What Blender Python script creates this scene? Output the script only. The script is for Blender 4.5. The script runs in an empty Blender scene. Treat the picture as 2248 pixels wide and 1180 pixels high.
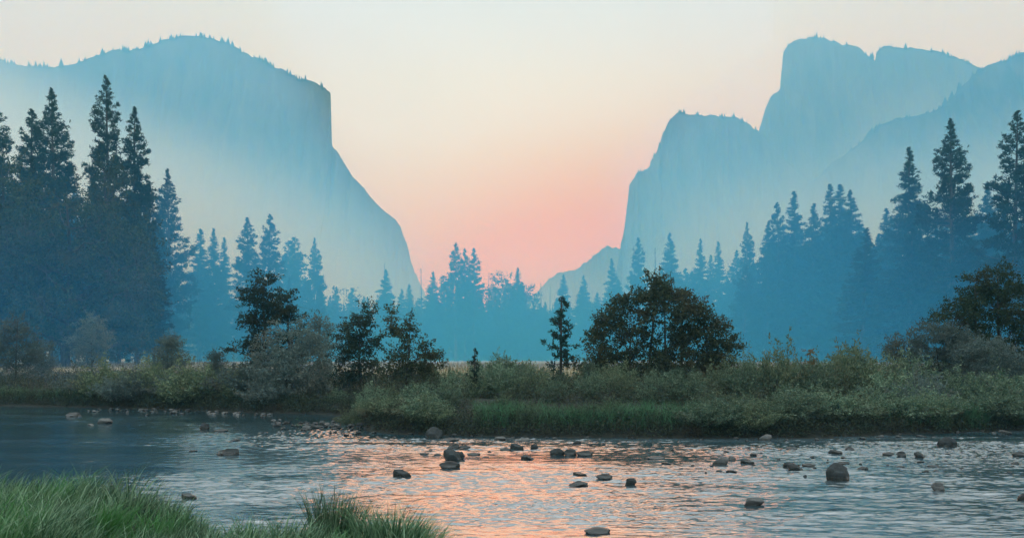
import bpy, math, random
import numpy as np
from mathutils import noise as mnoise, Vector

R = np.random.default_rng(7)
random.seed(7)
S = bpy.context.scene
COL = S.collection
rad = math.radians

# ------------------------------------------------------------------ camera
F = 1947.0          # focal length in photo pixels (2248 wide)
CX, HY, CZ = 1124.0, 785.0, 2.6
cam = bpy.data.cameras.new('camera')
cam.sensor_width = 36.0
cam.lens = F / 2248.0 * 36.0
cam.shift_y = (HY - 590.0) / 2248.0
cam.clip_start = 0.1
cam.clip_end = 6000
co = bpy.data.objects.new('camera', cam)
co.location = (0, 0, CZ)
co.rotation_euler = (rad(90), 0, 0)
COL.objects.link(co)
S.camera = co

# ------------------------------------------------------------------ render / view
S.render.engine = 'CYCLES'
cy = S.cycles
cy.use_denoising = True
cy.max_bounces = 12
cy.diffuse_bounces = 3
cy.glossy_bounces = 3
cy.transmission_bounces = 2
cy.volume_bounces = 12
cy.transparent_max_bounces = 8
cy.caustics_reflective = False
cy.caustics_refractive = False
cy.sample_clamp_indirect = 6
S.view_settings.view_transform = 'Standard'
S.view_settings.look = 'None'
S.view_settings.exposure = 0.0
S.view_settings.gamma = 1.0
S.view_settings.use_curve_mapping = False

SUN_EL, SUN_AZ = rad(9), rad(2)       # low sun behind the gap in the valley

# ------------------------------------------------------------------ sky
W = bpy.data.worlds.new('World')
S.world = W
W.use_nodes = True
wt = W.node_tree
wt.nodes.clear()
def nd(t, typ, **kw):
    n = t.nodes.new(typ)
    for k, v in kw.items():
        if k.startswith('i_'):
            key = k[2:]
            n.inputs[int(key) if key.isdigit() else key.replace('_', ' ')].default_value = v
        else:
            setattr(n, k, v)
    return n
def mth(t, op, a, b=None, clamp=False):
    n = t.nodes.new('ShaderNodeMath'); n.operation = op; n.use_clamp = clamp
    for i, v in enumerate((a, b)):
        if v is None: continue
        if isinstance(v, (int, float)): n.inputs[i].default_value = v
        else: t.links.new(v, n.inputs[i])
    return n.outputs[0]
def mixc(t, fac, a, b, typ='MIX'):
    n = t.nodes.new('ShaderNodeMix'); n.data_type = 'RGBA'; n.blend_type = typ
    n.clamp_factor = True
    for i, v in ((0, fac), (6, a), (7, b)):
        if isinstance(v, (int, float)): n.inputs[i].default_value = v
        elif isinstance(v, tuple): n.inputs[i].default_value = v if len(v) == 4 else (*v, 1)
        else: t.links.new(v, n.inputs[i])
    return n.outputs[2]
def mrange(t, v, a, b, c=0.0, d=1.0, smooth=True):
    n = t.nodes.new('ShaderNodeMapRange')
    n.interpolation_type = 'SMOOTHSTEP' if smooth else 'LINEAR'
    t.links.new(v, n.inputs[0])
    for i, x in enumerate((a, b, c, d)): n.inputs[i + 1].default_value = x
    return n.outputs[0]

tc = nd(wt, 'ShaderNodeTexCoord')
sx = nd(wt, 'ShaderNodeSeparateXYZ'); wt.links.new(tc.outputs['Generated'], sx.inputs[0])
el = mth(wt, 'ARCSINE', sx.outputs[2])
az = mth(wt, 'ARCTAN2', sx.outputs[0], sx.outputs[1])       # 0 = straight down the valley, + to the right
wn = nd(wt, 'ShaderNodeTexNoise', i_Scale=2.2, i_Detail=5.0, i_Roughness=0.55, i_Distortion=0.4)
wt.links.new(tc.outputs['Generated'], wn.inputs['Vector'])
wob = mth(wt, 'MULTIPLY', mth(wt, 'SUBTRACT', wn.outputs[0], 0.5), 0.10)
el_w = mth(wt, 'ADD', el, wob)
SKY_HIGH = (0.63, 0.83, 1.16)
SKY_CREAM = (0.73, 0.82, 1.16)
SKY_PINK = (0.72, 0.62, 0.58)
SKY_GLOW = (0.70, 0.23, 0.0)
SKY_ZEN = (1.35, 1.62, 1.90)
# elevation: pink low, cream at 10..15 degrees, cooler above, grey blue zenith
c1 = mixc(wt, mrange(wt, el_w, 0.10, 0.26), SKY_PINK, SKY_CREAM)
c2 = mixc(wt, mrange(wt, el_w, 0.26, 0.50), c1, SKY_HIGH)
c3 = mixc(wt, mrange(wt, el, 0.42, 1.1), c2, SKY_ZEN)
# glow around the hidden sun
def gauss2(azc, elc, sa, se, tilt):
    da = mth(wt, 'SUBTRACT', az, azc); de = mth(wt, 'SUBTRACT', el, elc)
    u = mth(wt, 'ADD', mth(wt, 'MULTIPLY', da, math.cos(tilt)), mth(wt, 'MULTIPLY', de, math.sin(tilt)))
    v = mth(wt, 'SUBTRACT', mth(wt, 'MULTIPLY', de, math.cos(tilt)), mth(wt, 'MULTIPLY', da, math.sin(tilt)))
    q = mth(wt, 'ADD', mth(wt, 'POWER', mth(wt, 'ABSOLUTE', mth(wt, 'DIVIDE', u, sa)), 2.0), mth(wt, 'POWER', mth(wt, 'ABSOLUTE', mth(wt, 'DIVIDE', v, se)), 2.0))
    return mth(wt, 'EXPONENT', mth(wt, 'MULTIPLY', q, -1.0))
g1 = gauss2(0.03, 0.085, 0.22, 0.112, rad(22))
g1w = mth(wt, 'MULTIPLY', g1, 1.35, clamp=True)
c4 = mixc(wt, g1w, c3, SKY_GLOW)
# the sky behind the camera is dimmer and bluer
back = mrange(wt, sx.outputs[1], -0.9, 0.6, 1.0, 0.0)
c4 = mixc(wt, mrange(wt, wn.outputs[0], 0.38, 0.66), c4, mixc(wt, 1.0, c4, (1.06, 1.05, 1.05), 'MULTIPLY'))
c5 = mixc(wt, mth(wt, "MULTIPLY", back, mrange(wt, el, 0.3, 0.9, 1.0, 0.0)), c4, (0.80, 0.95, 1.0))
bg = nd(wt, 'ShaderNodeBackground', i_Strength=1.0)
wt.links.new(c5, bg.inputs[0])
nish = nd(wt, 'ShaderNodeTexSky', sky_type='NISHITA', sun_disc=False)
nish.sun_elevation = SUN_EL; nish.sun_rotation = SUN_AZ; nish.dust_density = 4
bg2 = nd(wt, 'ShaderNodeBackground', i_Strength=0.002)
wt.links.new(nish.outputs[0], bg2.inputs[0])
ad = nd(wt, 'ShaderNodeAddShader')
wt.links.new(bg.outputs[0], ad.inputs[0]); wt.links.new(bg2.outputs[0], ad.inputs[1])
wo = nd(wt, 'ShaderNodeOutputWorld'); wt.links.new(ad.outputs[0], wo.inputs[0])
W.cycles.sampling_method = 'MANUAL'; W.cycles.sample_map_resolution = 512

sun = bpy.data.lights.new('sun', 'SUN')
sun.energy = 0.5; sun.angle = rad(35); sun.color = (1.0, 0.60, 0.30)
so = bpy.data.objects.new('sun', sun)
COL.objects.link(so)
sd = Vector((math.sin(SUN_AZ) * math.cos(SUN_EL), math.cos(SUN_AZ) * math.cos(SUN_EL), math.sin(SUN_EL)))
so.rotation_euler = sd.to_track_quat('Z', 'Y').to_euler()

# ------------------------------------------------------------------ helpers
def wx(px, Y): return (px - CX) / F * Y
def wz(py, Y): return CZ + (HY - py) / F * Y
def dist(py): return CZ * F / (py - HY)       # distance of a point on the water seen at photo row py

def mesh_obj(name, v, f, mat, parent=None, smooth=False, link=True):
    """v (n,3) array, f list of index arrays of equal arity (or a list of such arrays)."""
    fs = f if isinstance(f, list) else [f]
    m = bpy.data.meshes.new(name)
    v = np.asarray(v, np.float32)
    m.vertices.add(len(v)); m.vertices.foreach_set('co', v.ravel())
    loops = np.concatenate([a.ravel() for a in fs]).astype(np.int32)
    tot = np.concatenate([np.full(len(a), a.shape[1], np.int32) for a in fs])
    st = np.concatenate([[0], np.cumsum(tot)[:-1]]).astype(np.int32)
    m.loops.add(len(loops)); m.loops.foreach_set('vertex_index', loops)
    m.polygons.add(len(tot)); m.polygons.foreach_set('loop_start', st)
    m.polygons.foreach_set('loop_total', tot)
    if smooth: m.polygons.foreach_set('use_smooth', np.ones(len(tot), bool))
    m.update(calc_edges=True)
    m.materials.append(mat)
    o = bpy.data.objects.new(name, m)
    if link: COL.objects.link(o)
    if parent: o.parent = parent
    return o
def tag(o, label=None, cat=None, group=None, kind=None):
    if label: o['label'] = label
    if cat: o['category'] = cat
    if group: o['group'] = group
    if kind: o['kind'] = kind
    return o
def empty(name, loc=(0, 0, 0)):
    o = bpy.data.objects.new(name, None); o.location = loc; o.empty_display_size = 0.2
    COL.objects.link(o); return o
def copy_tree(root):
    c = root.copy(); COL.objects.link(c)
    for ch in root.children:
        d = ch.copy(); COL.objects.link(d); d.parent = c
        for g in ch.children:
            e = g.copy(); COL.objects.link(e); e.parent = d
    return c

def fnoise(P, s=1.0, o=0.0):
    return np.array([mnoise.noise(Vector((p[0] * s + o, p[1] * s - o, p[2] * s + 2 * o))) for p in P])
def tile(n, lo, hi, anis=1.0, seed=0, pw=0.0):
    """periodic band-passed random field, n x n, rms 1; lo/hi in cycles per tile; anis>1 stretches along axis 1 (x)"""
    r = np.random.default_rng(seed)
    k = np.fft.fftfreq(n, 1 / n)
    ky, kx = np.meshgrid(k, k, indexing='ij')
    kk = np.sqrt(ky ** 2 + (kx * anis) ** 2)
    A = np.where((kk > lo) & (kk < hi), np.maximum(kk, 1) ** -pw, 0)
    A = A * np.exp(-((np.log(np.maximum(kk, 1e-3) / math.sqrt(lo * hi))) ** 2) / (2 * (math.log(hi / lo) / 3) ** 2))
    z = np.real(np.fft.ifft2(A * np.exp(2j * np.pi * r.random((n, n)))))
    return z / z.std()
def samp(T, x, y, size):
    n = T.shape[0]
    u = (x / size % 1) * n; v = (y / size % 1) * n
    i = np.floor(u).astype(int); j = np.floor(v).astype(int); fu = u - i; fv = v - j
    i %= n; j %= n; i1 = (i + 1) % n; j1 = (j + 1) % n
    return (T[j, i] * (1 - fu) + T[j, i1] * fu) * (1 - fv) + (T[j1, i] * (1 - fu) + T[j1, i1] * fu) * fv
def sstep(x, a, b):
    t = np.clip((x - a) / (b - a), 0, 1); return t * t * (3 - 2 * t)

# ------------------------------------------------------------------ materials
def mat(name):
    m = bpy.data.materials.new(name); m.use_nodes = True
    t = m.node_tree; b = t.nodes['Principled BSDF']
    return m, t, b
def leaf_mat(name, c1, c2, c3=None, rough=0.75, transl=0.25, spec=0.25, scale=0.6):
    m, t, b = mat(name)
    geo = nd(t, 'ShaderNodeNewGeometry')
    oi = nd(t, 'ShaderNodeObjectInfo')
    tc = nd(t, 'ShaderNodeTexCoord')
    n = nd(t, 'ShaderNodeTexNoise', i_Scale=scale, i_Detail=2.0)
    t.links.new(tc.outputs['Object'], n.inputs['Vector'])
    a = mixc(t, mth(t, 'POWER', geo.outputs['Random Per Island'], 1.8), c1, c2)
    if c3: a = mixc(t, mrange(t, n.outputs[0], 0.48, 0.68), a, c3)
    v = mth(t, 'ADD', mth(t, 'MULTIPLY', oi.outputs['Random'], 0.6), 0.7)
    hsv = nd(t, 'ShaderNodeHueSaturation')
    t.links.new(v, hsv.inputs['Value']); t.links.new(a, hsv.inputs['Color'])
    t.links.new(hsv.outputs[0], b.inputs['Base Color'])
    b.inputs['Roughness'].default_value = rough
    b.inputs['Specular IOR Level'].default_value = spec
    if transl > 0:
        tr = nd(t, 'ShaderNodeBsdfTranslucent'); t.links.new(hsv.outputs[0], tr.inputs[0])
        mx = nd(t, 'ShaderNodeMixShader'); mx.inputs[0].default_value = transl
        t.links.new(b.outputs[0], mx.inputs[1]); t.links.new(tr.outputs[0], mx.inputs[2])
        t.links.new(mx.outputs[0], t.nodes['Material Output'].inputs['Surface'])
    return m
def bark_mat(name, c1, c2, scale=6):
    m, t, b = mat(name)
    tc = nd(t, 'ShaderNodeTexCoord')
    mp = nd(t, 'ShaderNodeMapping'); mp.inputs['Scale'].default_value = (1, 1, 0.15)
    n = nd(t, 'ShaderNodeTexNoise', i_Scale=scale, i_Detail=4.0)
    t.links.new(tc.outputs['Object'], mp.inputs[0]); t.links.new(mp.outputs[0], n.inputs['Vector'])
    t.links.new(mixc(t, mrange(t, n.outputs[0], 0.35, 0.65), c1, c2), b.inputs['Base Color'])
    b.inputs['Roughness'].default_value = 0.9
    bp = nd(t, 'ShaderNodeBump', i_Strength=0.6, i_Distance=0.05)
    t.links.new(n.outputs[0], bp.inputs['Height']); t.links.new(bp.outputs[0], b.inputs['Normal'])
    return m
M_pine = leaf_mat('pine_needles', (0.010, 0.032, 0.024), (0.022, 0.052, 0.034), transl=0.1)
M_oak = leaf_mat('oak_leaves', (0.020, 0.044, 0.020), (0.075, 0.100, 0.036), (0.060, 0.062, 0.026), transl=0.2)
M_oak2 = leaf_mat('russet_oak_leaves', (0.026, 0.056, 0.026), (0.090, 0.125, 0.048), (0.085, 0.085, 0.038), transl=0.2, scale=0.35)
M_alder = leaf_mat('alder_leaves', (0.022, 0.036, 0.020), (0.085, 0.095, 0.045), (0.075, 0.066, 0.032), transl=0.25)
M_cedar = leaf_mat('dark_sprays', (0.012, 0.026, 0.018), (0.038, 0.058, 0.034), (0.045, 0.046, 0.026), transl=0.15)
M_under = leaf_mat('undergrowth_leaves', (0.018, 0.032, 0.020), (0.085, 0.105, 0.065), (0.050, 0.045, 0.030), transl=0.2)
M_willow = leaf_mat('willow_leaves', (0.075, 0.140, 0.090), (0.260, 0.340, 0.220), (0.150, 0.190, 0.130), transl=0.3)
M_willow2 = leaf_mat('olive_willow_leaves', (0.070, 0.120, 0.070), (0.250, 0.300, 0.175), (0.160, 0.150, 0.090), transl=0.3)
M_grey = leaf_mat('grey_shrub_leaves', (0.080, 0.125, 0.120), (0.170, 0.210, 0.180), (0.13, 0.14, 0.115), transl=0.25)
M_gold = leaf_mat('golden_leaves', (0.120, 0.075, 0.025), (0.220, 0.140, 0.050), (0.14, 0.06, 0.03), transl=0.3)
M_sedge = leaf_mat('green_sedge', (0.040, 0.115, 0.060), (0.150, 0.320, 0.170), (0.110, 0.140, 0.080), transl=0.3, scale=0.8)
M_near = leaf_mat('bank_grass_blades', (0.018, 0.075, 0.030), (0.330, 0.480, 0.300), (0.060, 0.220, 0.045), rough=0.5, transl=0.3, spec=0.4, scale=0.9)
M_dry = leaf_mat('dry_grass_blades', (0.22, 0.19, 0.10), (0.36, 0.31, 0.18), (0.17, 0.15, 0.08), transl=0.3)
M_bark = bark_mat('bark', (0.035, 0.028, 0.022), (0.085, 0.068, 0.055))
M_stem = bark_mat('shrub_stems', (0.06, 0.045, 0.035), (0.12, 0.095, 0.075), 20)

def rock_mat(name, c1, c2, wet=True):
    m, t, b = mat(name)
    tc = nd(t, 'ShaderNodeTexCoord'); oi = nd(t, 'ShaderNodeObjectInfo')
    n = nd(t, 'ShaderNodeTexNoise', i_Scale=3.0, i_Detail=6.0, i_Roughness=0.65)
    t.links.new(tc.outputs['Object'], n.inputs['Vector'])
    n2 = nd(t, 'ShaderNodeTexNoise', i_Scale=22.0, i_Detail=3.0)
    t.links.new(tc.outputs['Object'], n2.inputs['Vector'])
    a = mixc(t, mrange(t, n.outputs[0], 0.35, 0.68), c1, c2)
    a = mixc(t, mrange(t, n2.outputs[0], 0.55, 0.72), a, (0.04, 0.045, 0.042))
    v = mth(t, 'ADD', mth(t, 'MULTIPLY', oi.outputs['Random'], 0.7), 0.65)
    hsv = nd(t, 'ShaderNodeHueSaturation'); t.links.new(v, hsv.inputs['Value']); t.links.new(a, hsv.inputs['Color'])
    col = hsv.outputs[0]
    # waterline: wet and dark where the rock meets the river (a real wet band at z < 4 cm)
    geo = nd(t, 'ShaderNodeNewGeometry'); sp = nd(t, 'ShaderNodeSeparateXYZ'); t.links.new(geo.outputs['Position'], sp.inputs[0])
    wetf = mrange(t, sp.outputs[2], 0.03, 0.12, 1.0, 0.0)
    col = mixc(t, mth(t, 'MULTIPLY', wetf, 0.6), col, (0.015, 0.018, 0.015))
    t.links.new(col, b.inputs['Base Color'])
    t.links.new(mrange(t, wetf, 0, 1, 0.7, 0.2), b.inputs['Roughness'])
    bp = nd(t, 'ShaderNodeBump', i_Strength=0.7, i_Distance=0.03)
    t.links.new(n.outputs[0], bp.inputs['Height']); t.links.new(bp.outputs[0], b.inputs['Normal'])
    return m
M_rock = rock_mat('river_rock', (0.005, 0.010, 0.011), (0.018, 0.026, 0.027))
M_rockp = rock_mat('pale_river_rock', (0.07, 0.075, 0.072), (0.15, 0.15, 0.145))

# ------------------------------------------------------------------ volumes (haze and smoke)
def vol_mat(name, ss, sa, g):
    m = bpy.data.materials.new(name); m.use_nodes = True
    t = m.node_tree; t.nodes.clear()
    D = max(s + a for s, a in zip(ss, sa)) * 1.02
    c = [min(s / D, 0.999) for s in ss]
    ab = [max(0.0, 1 - a / (D * (1 - x))) ** 2 for x, a in zip(c, sa)]
    pv = nd(t, 'ShaderNodeVolumePrincipled')
    pv.inputs['Color'].default_value = (*c, 1); pv.inputs['Absorption Color'].default_value = (*ab, 1)
    pv.inputs['Density'].default_value = D; pv.inputs['Anisotropy'].default_value = g
    ou = nd(t, 'ShaderNodeOutputMaterial'); t.links.new(pv.outputs[0], ou.inputs['Volume'])
    m.cycles.homogeneous_volume = True
    return m
HAZE_S = (0.00012, 0.00044, 0.00060)
HAZE_A = (0.0, 0.00010, 0.00042)
SMOKE_S = (0.0056, 0.0068, 0.0094)
M_haze = vol_mat('valley_haze', HAZE_S, HAZE_A, 0.7)
M_smoke = vol_mat('smoke', SMOKE_S, (0, 0, 0), 0.3)
BX0, BX1, BY0, BY1, BZ0, BZ1 = -900, 900, -110, 1040, -3.0, 330
bv = np.array([(x, y, z) for z in (BZ0, BZ1) for y in (BY0, BY1) for x in (BX0, BX1)])
bf = np.array([(0, 2, 3, 1), (4, 5, 7, 6), (0, 1, 5, 4), (2, 6, 7, 3), (0, 4, 6, 2), (1, 3, 7, 5)])
tag(mesh_obj('haze', bv, bf, M_haze), 'blue smoke haze filling the whole valley air', 'haze', kind='stuff')

def smoke_bank(name, label, Yc, x0, x1, z0, z1, thick, nx=48, nz=40):
    """a closed body of smoke whose depth along the valley is thick(px, py)"""
    us = np.linspace(x0, x1, nx); vs = np.linspace(z0, z1, nz)
    U, V = np.meshgrid(us, vs)
    T = thick(CX + U / Yc * F, HY - (V - CZ) / Yc * F)
    edge = sstep(U, x0, x0 + 0.12 * (x1 - x0)) * sstep(-U, -x1, -x1 + 0.12 * (x1 - x0)) * sstep(-V, -z1, -z1 + 0.15 * (z1 - z0))
    T = T * edge + 0.4
    a = np.stack([U, Yc - T / 2, V], -1).reshape(-1, 3); b = np.stack([U, Yc + T / 2, V], -1).reshape(-1, 3)
    idx = np.arange(nx * nz).reshape(nz, nx)
    q = np.stack([idx[:-1, :-1], idx[:-1, 1:], idx[1:, 1:], idx[1:, :-1]], -1).reshape(-1, 4)
    N = nx * nz
    loop = np.concatenate([idx[0, :-1], idx[:-1, -1], idx[-1, :0:-1], idx[:0:-1, 0]])
    l2 = np.roll(loop, -1)
    side = np.stack([l2, loop, loop + N, l2 + N], -1)
    o = mesh_obj(name, np.concatenate([a, b]), np.concatenate([q, q[:, ::-1] + N, side]), M_smoke, smooth=False)
    tag(o, label, 'smoke', kind='stuff'); return o

# ------------------------------------------------------------------ ground and river
far_px = [(-700, 884), (0, 889), (200, 893), (400, 899), (560, 905), (700, 907), (780, 914), (810, 946), (900, 952), (1000, 956), (1100, 957), (1500, 961), (1800, 960), (1950, 953), (2248, 944), (2700, 936), (3400, 930)]
far_w = [(wx(x, dist(y)), dist(y)) for x, y in far_px]
fX = np.array([-400, -120] + [p[0] for p in far_w] + [60, 400]); fY = np.array([95, 60] + [p[1] for p in far_w] + [36, 60])
# near bank edge (X, Y)
nX = np.array([-400, -40, -12, -7.5, -5.0, -4.2, -3.6, -2.3, -1.2, -0.85, -0.5, 0.2, 5, 30, 400.0])
nY = np.array([-20, 14.0, 13.4, 13.3, 12.7, 12.0, 11.3, 11.1, 10.8, 10.3, 9.0, 6.5, 2.5, 0, -60.0])
def shore_far(X): return np.interp(X, fX, fY)
def shore_near(X): return np.interp(X, nX, nY)
T_g = tile(256, 2, 40, 1, 5, 1.0)
def ground_z(X, Y):
    X = np.asarray(X, float); Y = np.asarray(Y, float)
    df = Y - shore_far(X); dn = shore_near(X) - Y
    n = samp(T_g, X, Y, 40.0)
    far = -0.9 + 0.9 * sstep(df, -4, -0.1) + 0.42 * sstep(df, -0.1, 0.6) + 0.5 * sstep(df, 0.5, 7) + 0.85 * sstep(df, 6, 26) + 0.06 * n * sstep(df, 0, 3)
    near = -0.9 + 0.9 * sstep(dn, -2.5, -0.1) + (0.40 + 0.12 * sstep(-X, 3.2, 6)) * sstep(dn, -0.1, 0.8) + 0.25 * sstep(dn, .4, 5) + 0.05 * n * sstep(dn, 0, 2)
    return np.where(dn > -3, np.maximum(near, far), far)
def axis(segs):
    out = [segs[0][0]]
    for a, b, s in segs:
        n = max(1, int(round((b - a) / s))); out += list(np.linspace(a, b, n + 1)[1:])
    return np.array(out)
gx = axis([(-850, -200, 50), (-200, -60, 7), (-60, -25, 1.0), (-25, 25, 0.28), (25, 60, 1.0), (60, 200, 7), (200, 850, 50)])
gy = axis([(-60, 0, 6), (0, 5, 1), (5, 14.2, 0.22), (14.2, 28, 1.5), (28, 50, 0.3), (50, 80, 1.5), (80, 200, 8), (200, 1000, 50)])
GX, GY = np.meshgrid(gx, gy)
GZ = ground_z(GX, GY)
def grid_faces(ny, nx):
    idx = np.arange(ny * nx).reshape(ny, nx)
    return np.stack([idx[:-1, :-1], idx[:-1, 1:], idx[1:, 1:], idx[1:, :-1]], -1).reshape(-1, 4)
m, t, b = mat('valley_ground')
tcn = nd(t, 'ShaderNodeTexCoord')
n1 = nd(t, 'ShaderNodeTexNoise', i_Scale=0.25, i_Detail=6.0, i_Roughness=0.6); t.links.new(tcn.outputs['Object'], n1.inputs['Vector'])
n2 = nd(t, 'ShaderNodeTexNoise', i_Scale=6.0, i_Detail=5.0); t.links.new(tcn.outputs['Object'], n2.inputs['Vector'])
sp = nd(t, 'ShaderNodeSeparateXYZ'); t.links.new(tcn.outputs['Object'], sp.inputs[0])
dry = mixc(t, mrange(t, n1.outputs[0], 0.35, 0.65), (0.20, 0.17, 0.10), (0.30, 0.25, 0.15))
soil = mixc(t, mrange(t, n2.outputs[0], 0.4, 0.6), (0.008, 0.010, 0.007), (0.020, 0.022, 0.014))
hi = mrange(t, sp.outputs[2], 1.15, 1.6)
t.links.new(mixc(t, hi, soil, dry), b.inputs['Base Color']); b.inputs['Roughness'].default_value = 0.95
bp = nd(t, 'ShaderNodeBump', i_Strength=0.6, i_Distance=0.08); t.links.new(n2.outputs[0], bp.inputs['Height']); t.links.new(bp.outputs[0], b.inputs['Normal'])
tag(mesh_obj('ground', np.stack([GX, GY, GZ], -1).reshape(-1, 3), grid_faces(len(gy), len(gx)), m, smooth=True), 'dry meadow and dark soil banks on both sides of the river', kind='structure')

# water: real waves, plus fine bump
wxs = axis([(-130, -45, 4), (-45, -22, 0.4), (-22, 22, 0.066), (22, 45, 0.4), (45, 130, 4)])
ys = [-20, -5, 2, 5]
y = 6.0
while y < 52: ys.append(y); y += max(0.022, 0.00007 * y * y)
ys += list(np.arange(53, 75, 2))
wys = np.array(ys)
WXg, WYg = np.meshgrid(wxs, wys)
T1 = tile(1024, 22, 150, 2.4, 11, 0.8)     # ~0.3..1.8 m over 25.6 m
T2 = tile(1024, 90, 400, 1.6, 12, 0.3)    # 0.08..0.4 m
T3 = tile(256, 1.5, 9, 2.2, 13, 0.6)      # patches
T4 = tile(512, 4, 26, 3.5, 14, 0.5)       # long streaks over 60 m
warp = samp(T3, WXg, WYg, 60.0)
Xw = WXg + 0.8 * warp; Yw = WYg + 0.35 * samp(T3, WXg + 19, WYg + 7, 45.0)
amp = 0.45 + 0.55 * sstep(samp(T3, WXg * 0.6, WYg * 1.3, 38.0), -0.9, 1.0)
calm = sstep(-WXg, 5, 9.5) * sstep(WYg, 12.5, 17)      # quiet pool by the left
T5 = tile(512, 3, 22, 3.2, 15, 0.6)
streak = sstep(samp(T5, WXg + 3, WYg * 1.6, 46.0), -0.2, 0.9)
zone = 0.62 + 0.70 * np.exp(-(((WXg + 6.5) / 6.0) ** 2 + ((WYg - 24) / 9.0) ** 2)) + 0.35 * sstep(WYg, 26, 31)
line = np.exp(-(samp(T5, WXg * .55 + 31, WYg * 1.9 + 7, 46.0) / .16) ** 2) * sstep(samp(T3, WXg, WYg, 50.0), -.6, .6)
calm = np.clip(calm * (0.78 + 0.22 * streak) * (1 - .85 * line) + streak * zone, 0, 1)
amp = amp * (1 - 0.70 * calm)
riff = np.exp(-(((WXg - 0.7) / 1.6) ** 2 + ((WYg - 15.6) / 0.8) ** 2)) + 0.7 * np.exp(-(((WXg + 4) / 5) ** 2 + ((WYg - 31) / 3) ** 2)) + 0.5 * np.exp(-(((WXg - 12) / 6) ** 2 + ((WYg - 25) / 4) ** 2))
WZ = 0.0110 * amp * samp(T1, Xw, Yw, 25.6) + (0.0056 * amp + 0.014 * riff) * samp(T2, Xw, Yw, 25.6) + 0.006 * (1 - 0.75 * calm) * samp(T4, Xw, Yw, 60.0)
WZ *= sstep(WYg, 4, 8) * sstep(-np.abs(WXg), -50, -25)
m, t, b = mat('river_water')
an = nd(t, 'ShaderNodeAttribute', attribute_name='calm')
t.links.new(mrange(t, an.outputs['Fac'], 0, 1, 0.10, 0.03), b.inputs['Roughness'])
t.links.new(mixc(t, an.outputs['Fac'], (0.058, 0.090, 0.104), (0.018, 0.042, 0.052)), b.inputs['Base Color'])   # paler base on rippled water stands in for brighter sky reflection
b.inputs['IOR'].default_value = 3.5
tcn = nd(t, 'ShaderNodeTexCoord'); mp = nd(t, 'ShaderNodeMapping'); mp.inputs['Scale'].default_value = (1, 2.2, 1)
t.links.new(tcn.outputs['Object'], mp.inputs[0])
n1 = nd(t, 'ShaderNodeTexNoise', i_Scale=7.0, i_Detail=3.0, i_Distortion=0.6); t.links.new(mp.outputs[0], n1.inputs['Vector'])
bp = nd(t, 'ShaderNodeBump', i_Strength=0.35, i_Distance=0.012); t.links.new(n1.outputs[0], bp.inputs['Height']); t.links.new(bp.outputs[0], b.inputs['Normal'])
wobj = mesh_obj('river_water', np.stack([WXg, WYg, WZ], -1).reshape(-1, 3), grid_faces(len(wys), len(wxs)), m, smooth=True)
at_ = wobj.data.attributes.new('calm', 'FLOAT', 'POINT'); at_.data.foreach_set('value', calm.ravel().astype(np.float32))
tag(wobj, 'rippled shallow river reflecting the pale and orange sky', kind='structure')

# ------------------------------------------------------------------ cliffs
def cliff_mat(name, c1, c2, c3):
    m, t, b = mat(name)
    tcn = nd(t, 'ShaderNodeTexCoord'); mp = nd(t, 'ShaderNodeMapping'); mp.inputs['Scale'].default_value = (1, 1, 0.4)
    t.links.new(tcn.outputs['Object'], mp.inputs[0])
    n1 = nd(t, 'ShaderNodeTexNoise', i_Scale=0.10, i_Detail=7.0, i_Roughness=0.65); t.links.new(mp.outputs[0], n1.inputs['Vector'])
    n2 = nd(t, 'ShaderNodeTexNoise', i_Scale=0.02, i_Detail=4.0); t.links.new(tcn.outputs['Object'], n2.inputs['Vector'])
    a = mixc(t, mrange(t, n1.outputs[0], 0.38, 0.62), c1, c2)
    geo = nd(t, 'ShaderNodeNewGeometry'); sp = nd(t, 'ShaderNodeSeparateXYZ'); t.links.new(geo.outputs['Normal'], sp.inputs[0])
    wood = mth(t, 'MULTIPLY', mrange(t, sp.outputs[2], 0.35, 0.6), mrange(t, n2.outputs[0], 0.3, 0.5))
    t.links.new(mixc(t, wood, a, c3), b.inputs['Base Color'])
    b.inputs['Roughness'].default_value = 0.95; b.inputs['Specular IOR Level'].default_value = 0.1
    return m
M_wood = cliff_mat('wooded_rock', (0.04, 0.05, 0.04), (0.10, 0.105, 0.09), (0.03, 0.04, 0.03))
M_cliff = cliff_mat('granite', (0.10, 0.105, 0.10), (0.135, 0.134, 0.128), (0.035, 0.045, 0.03))

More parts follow.
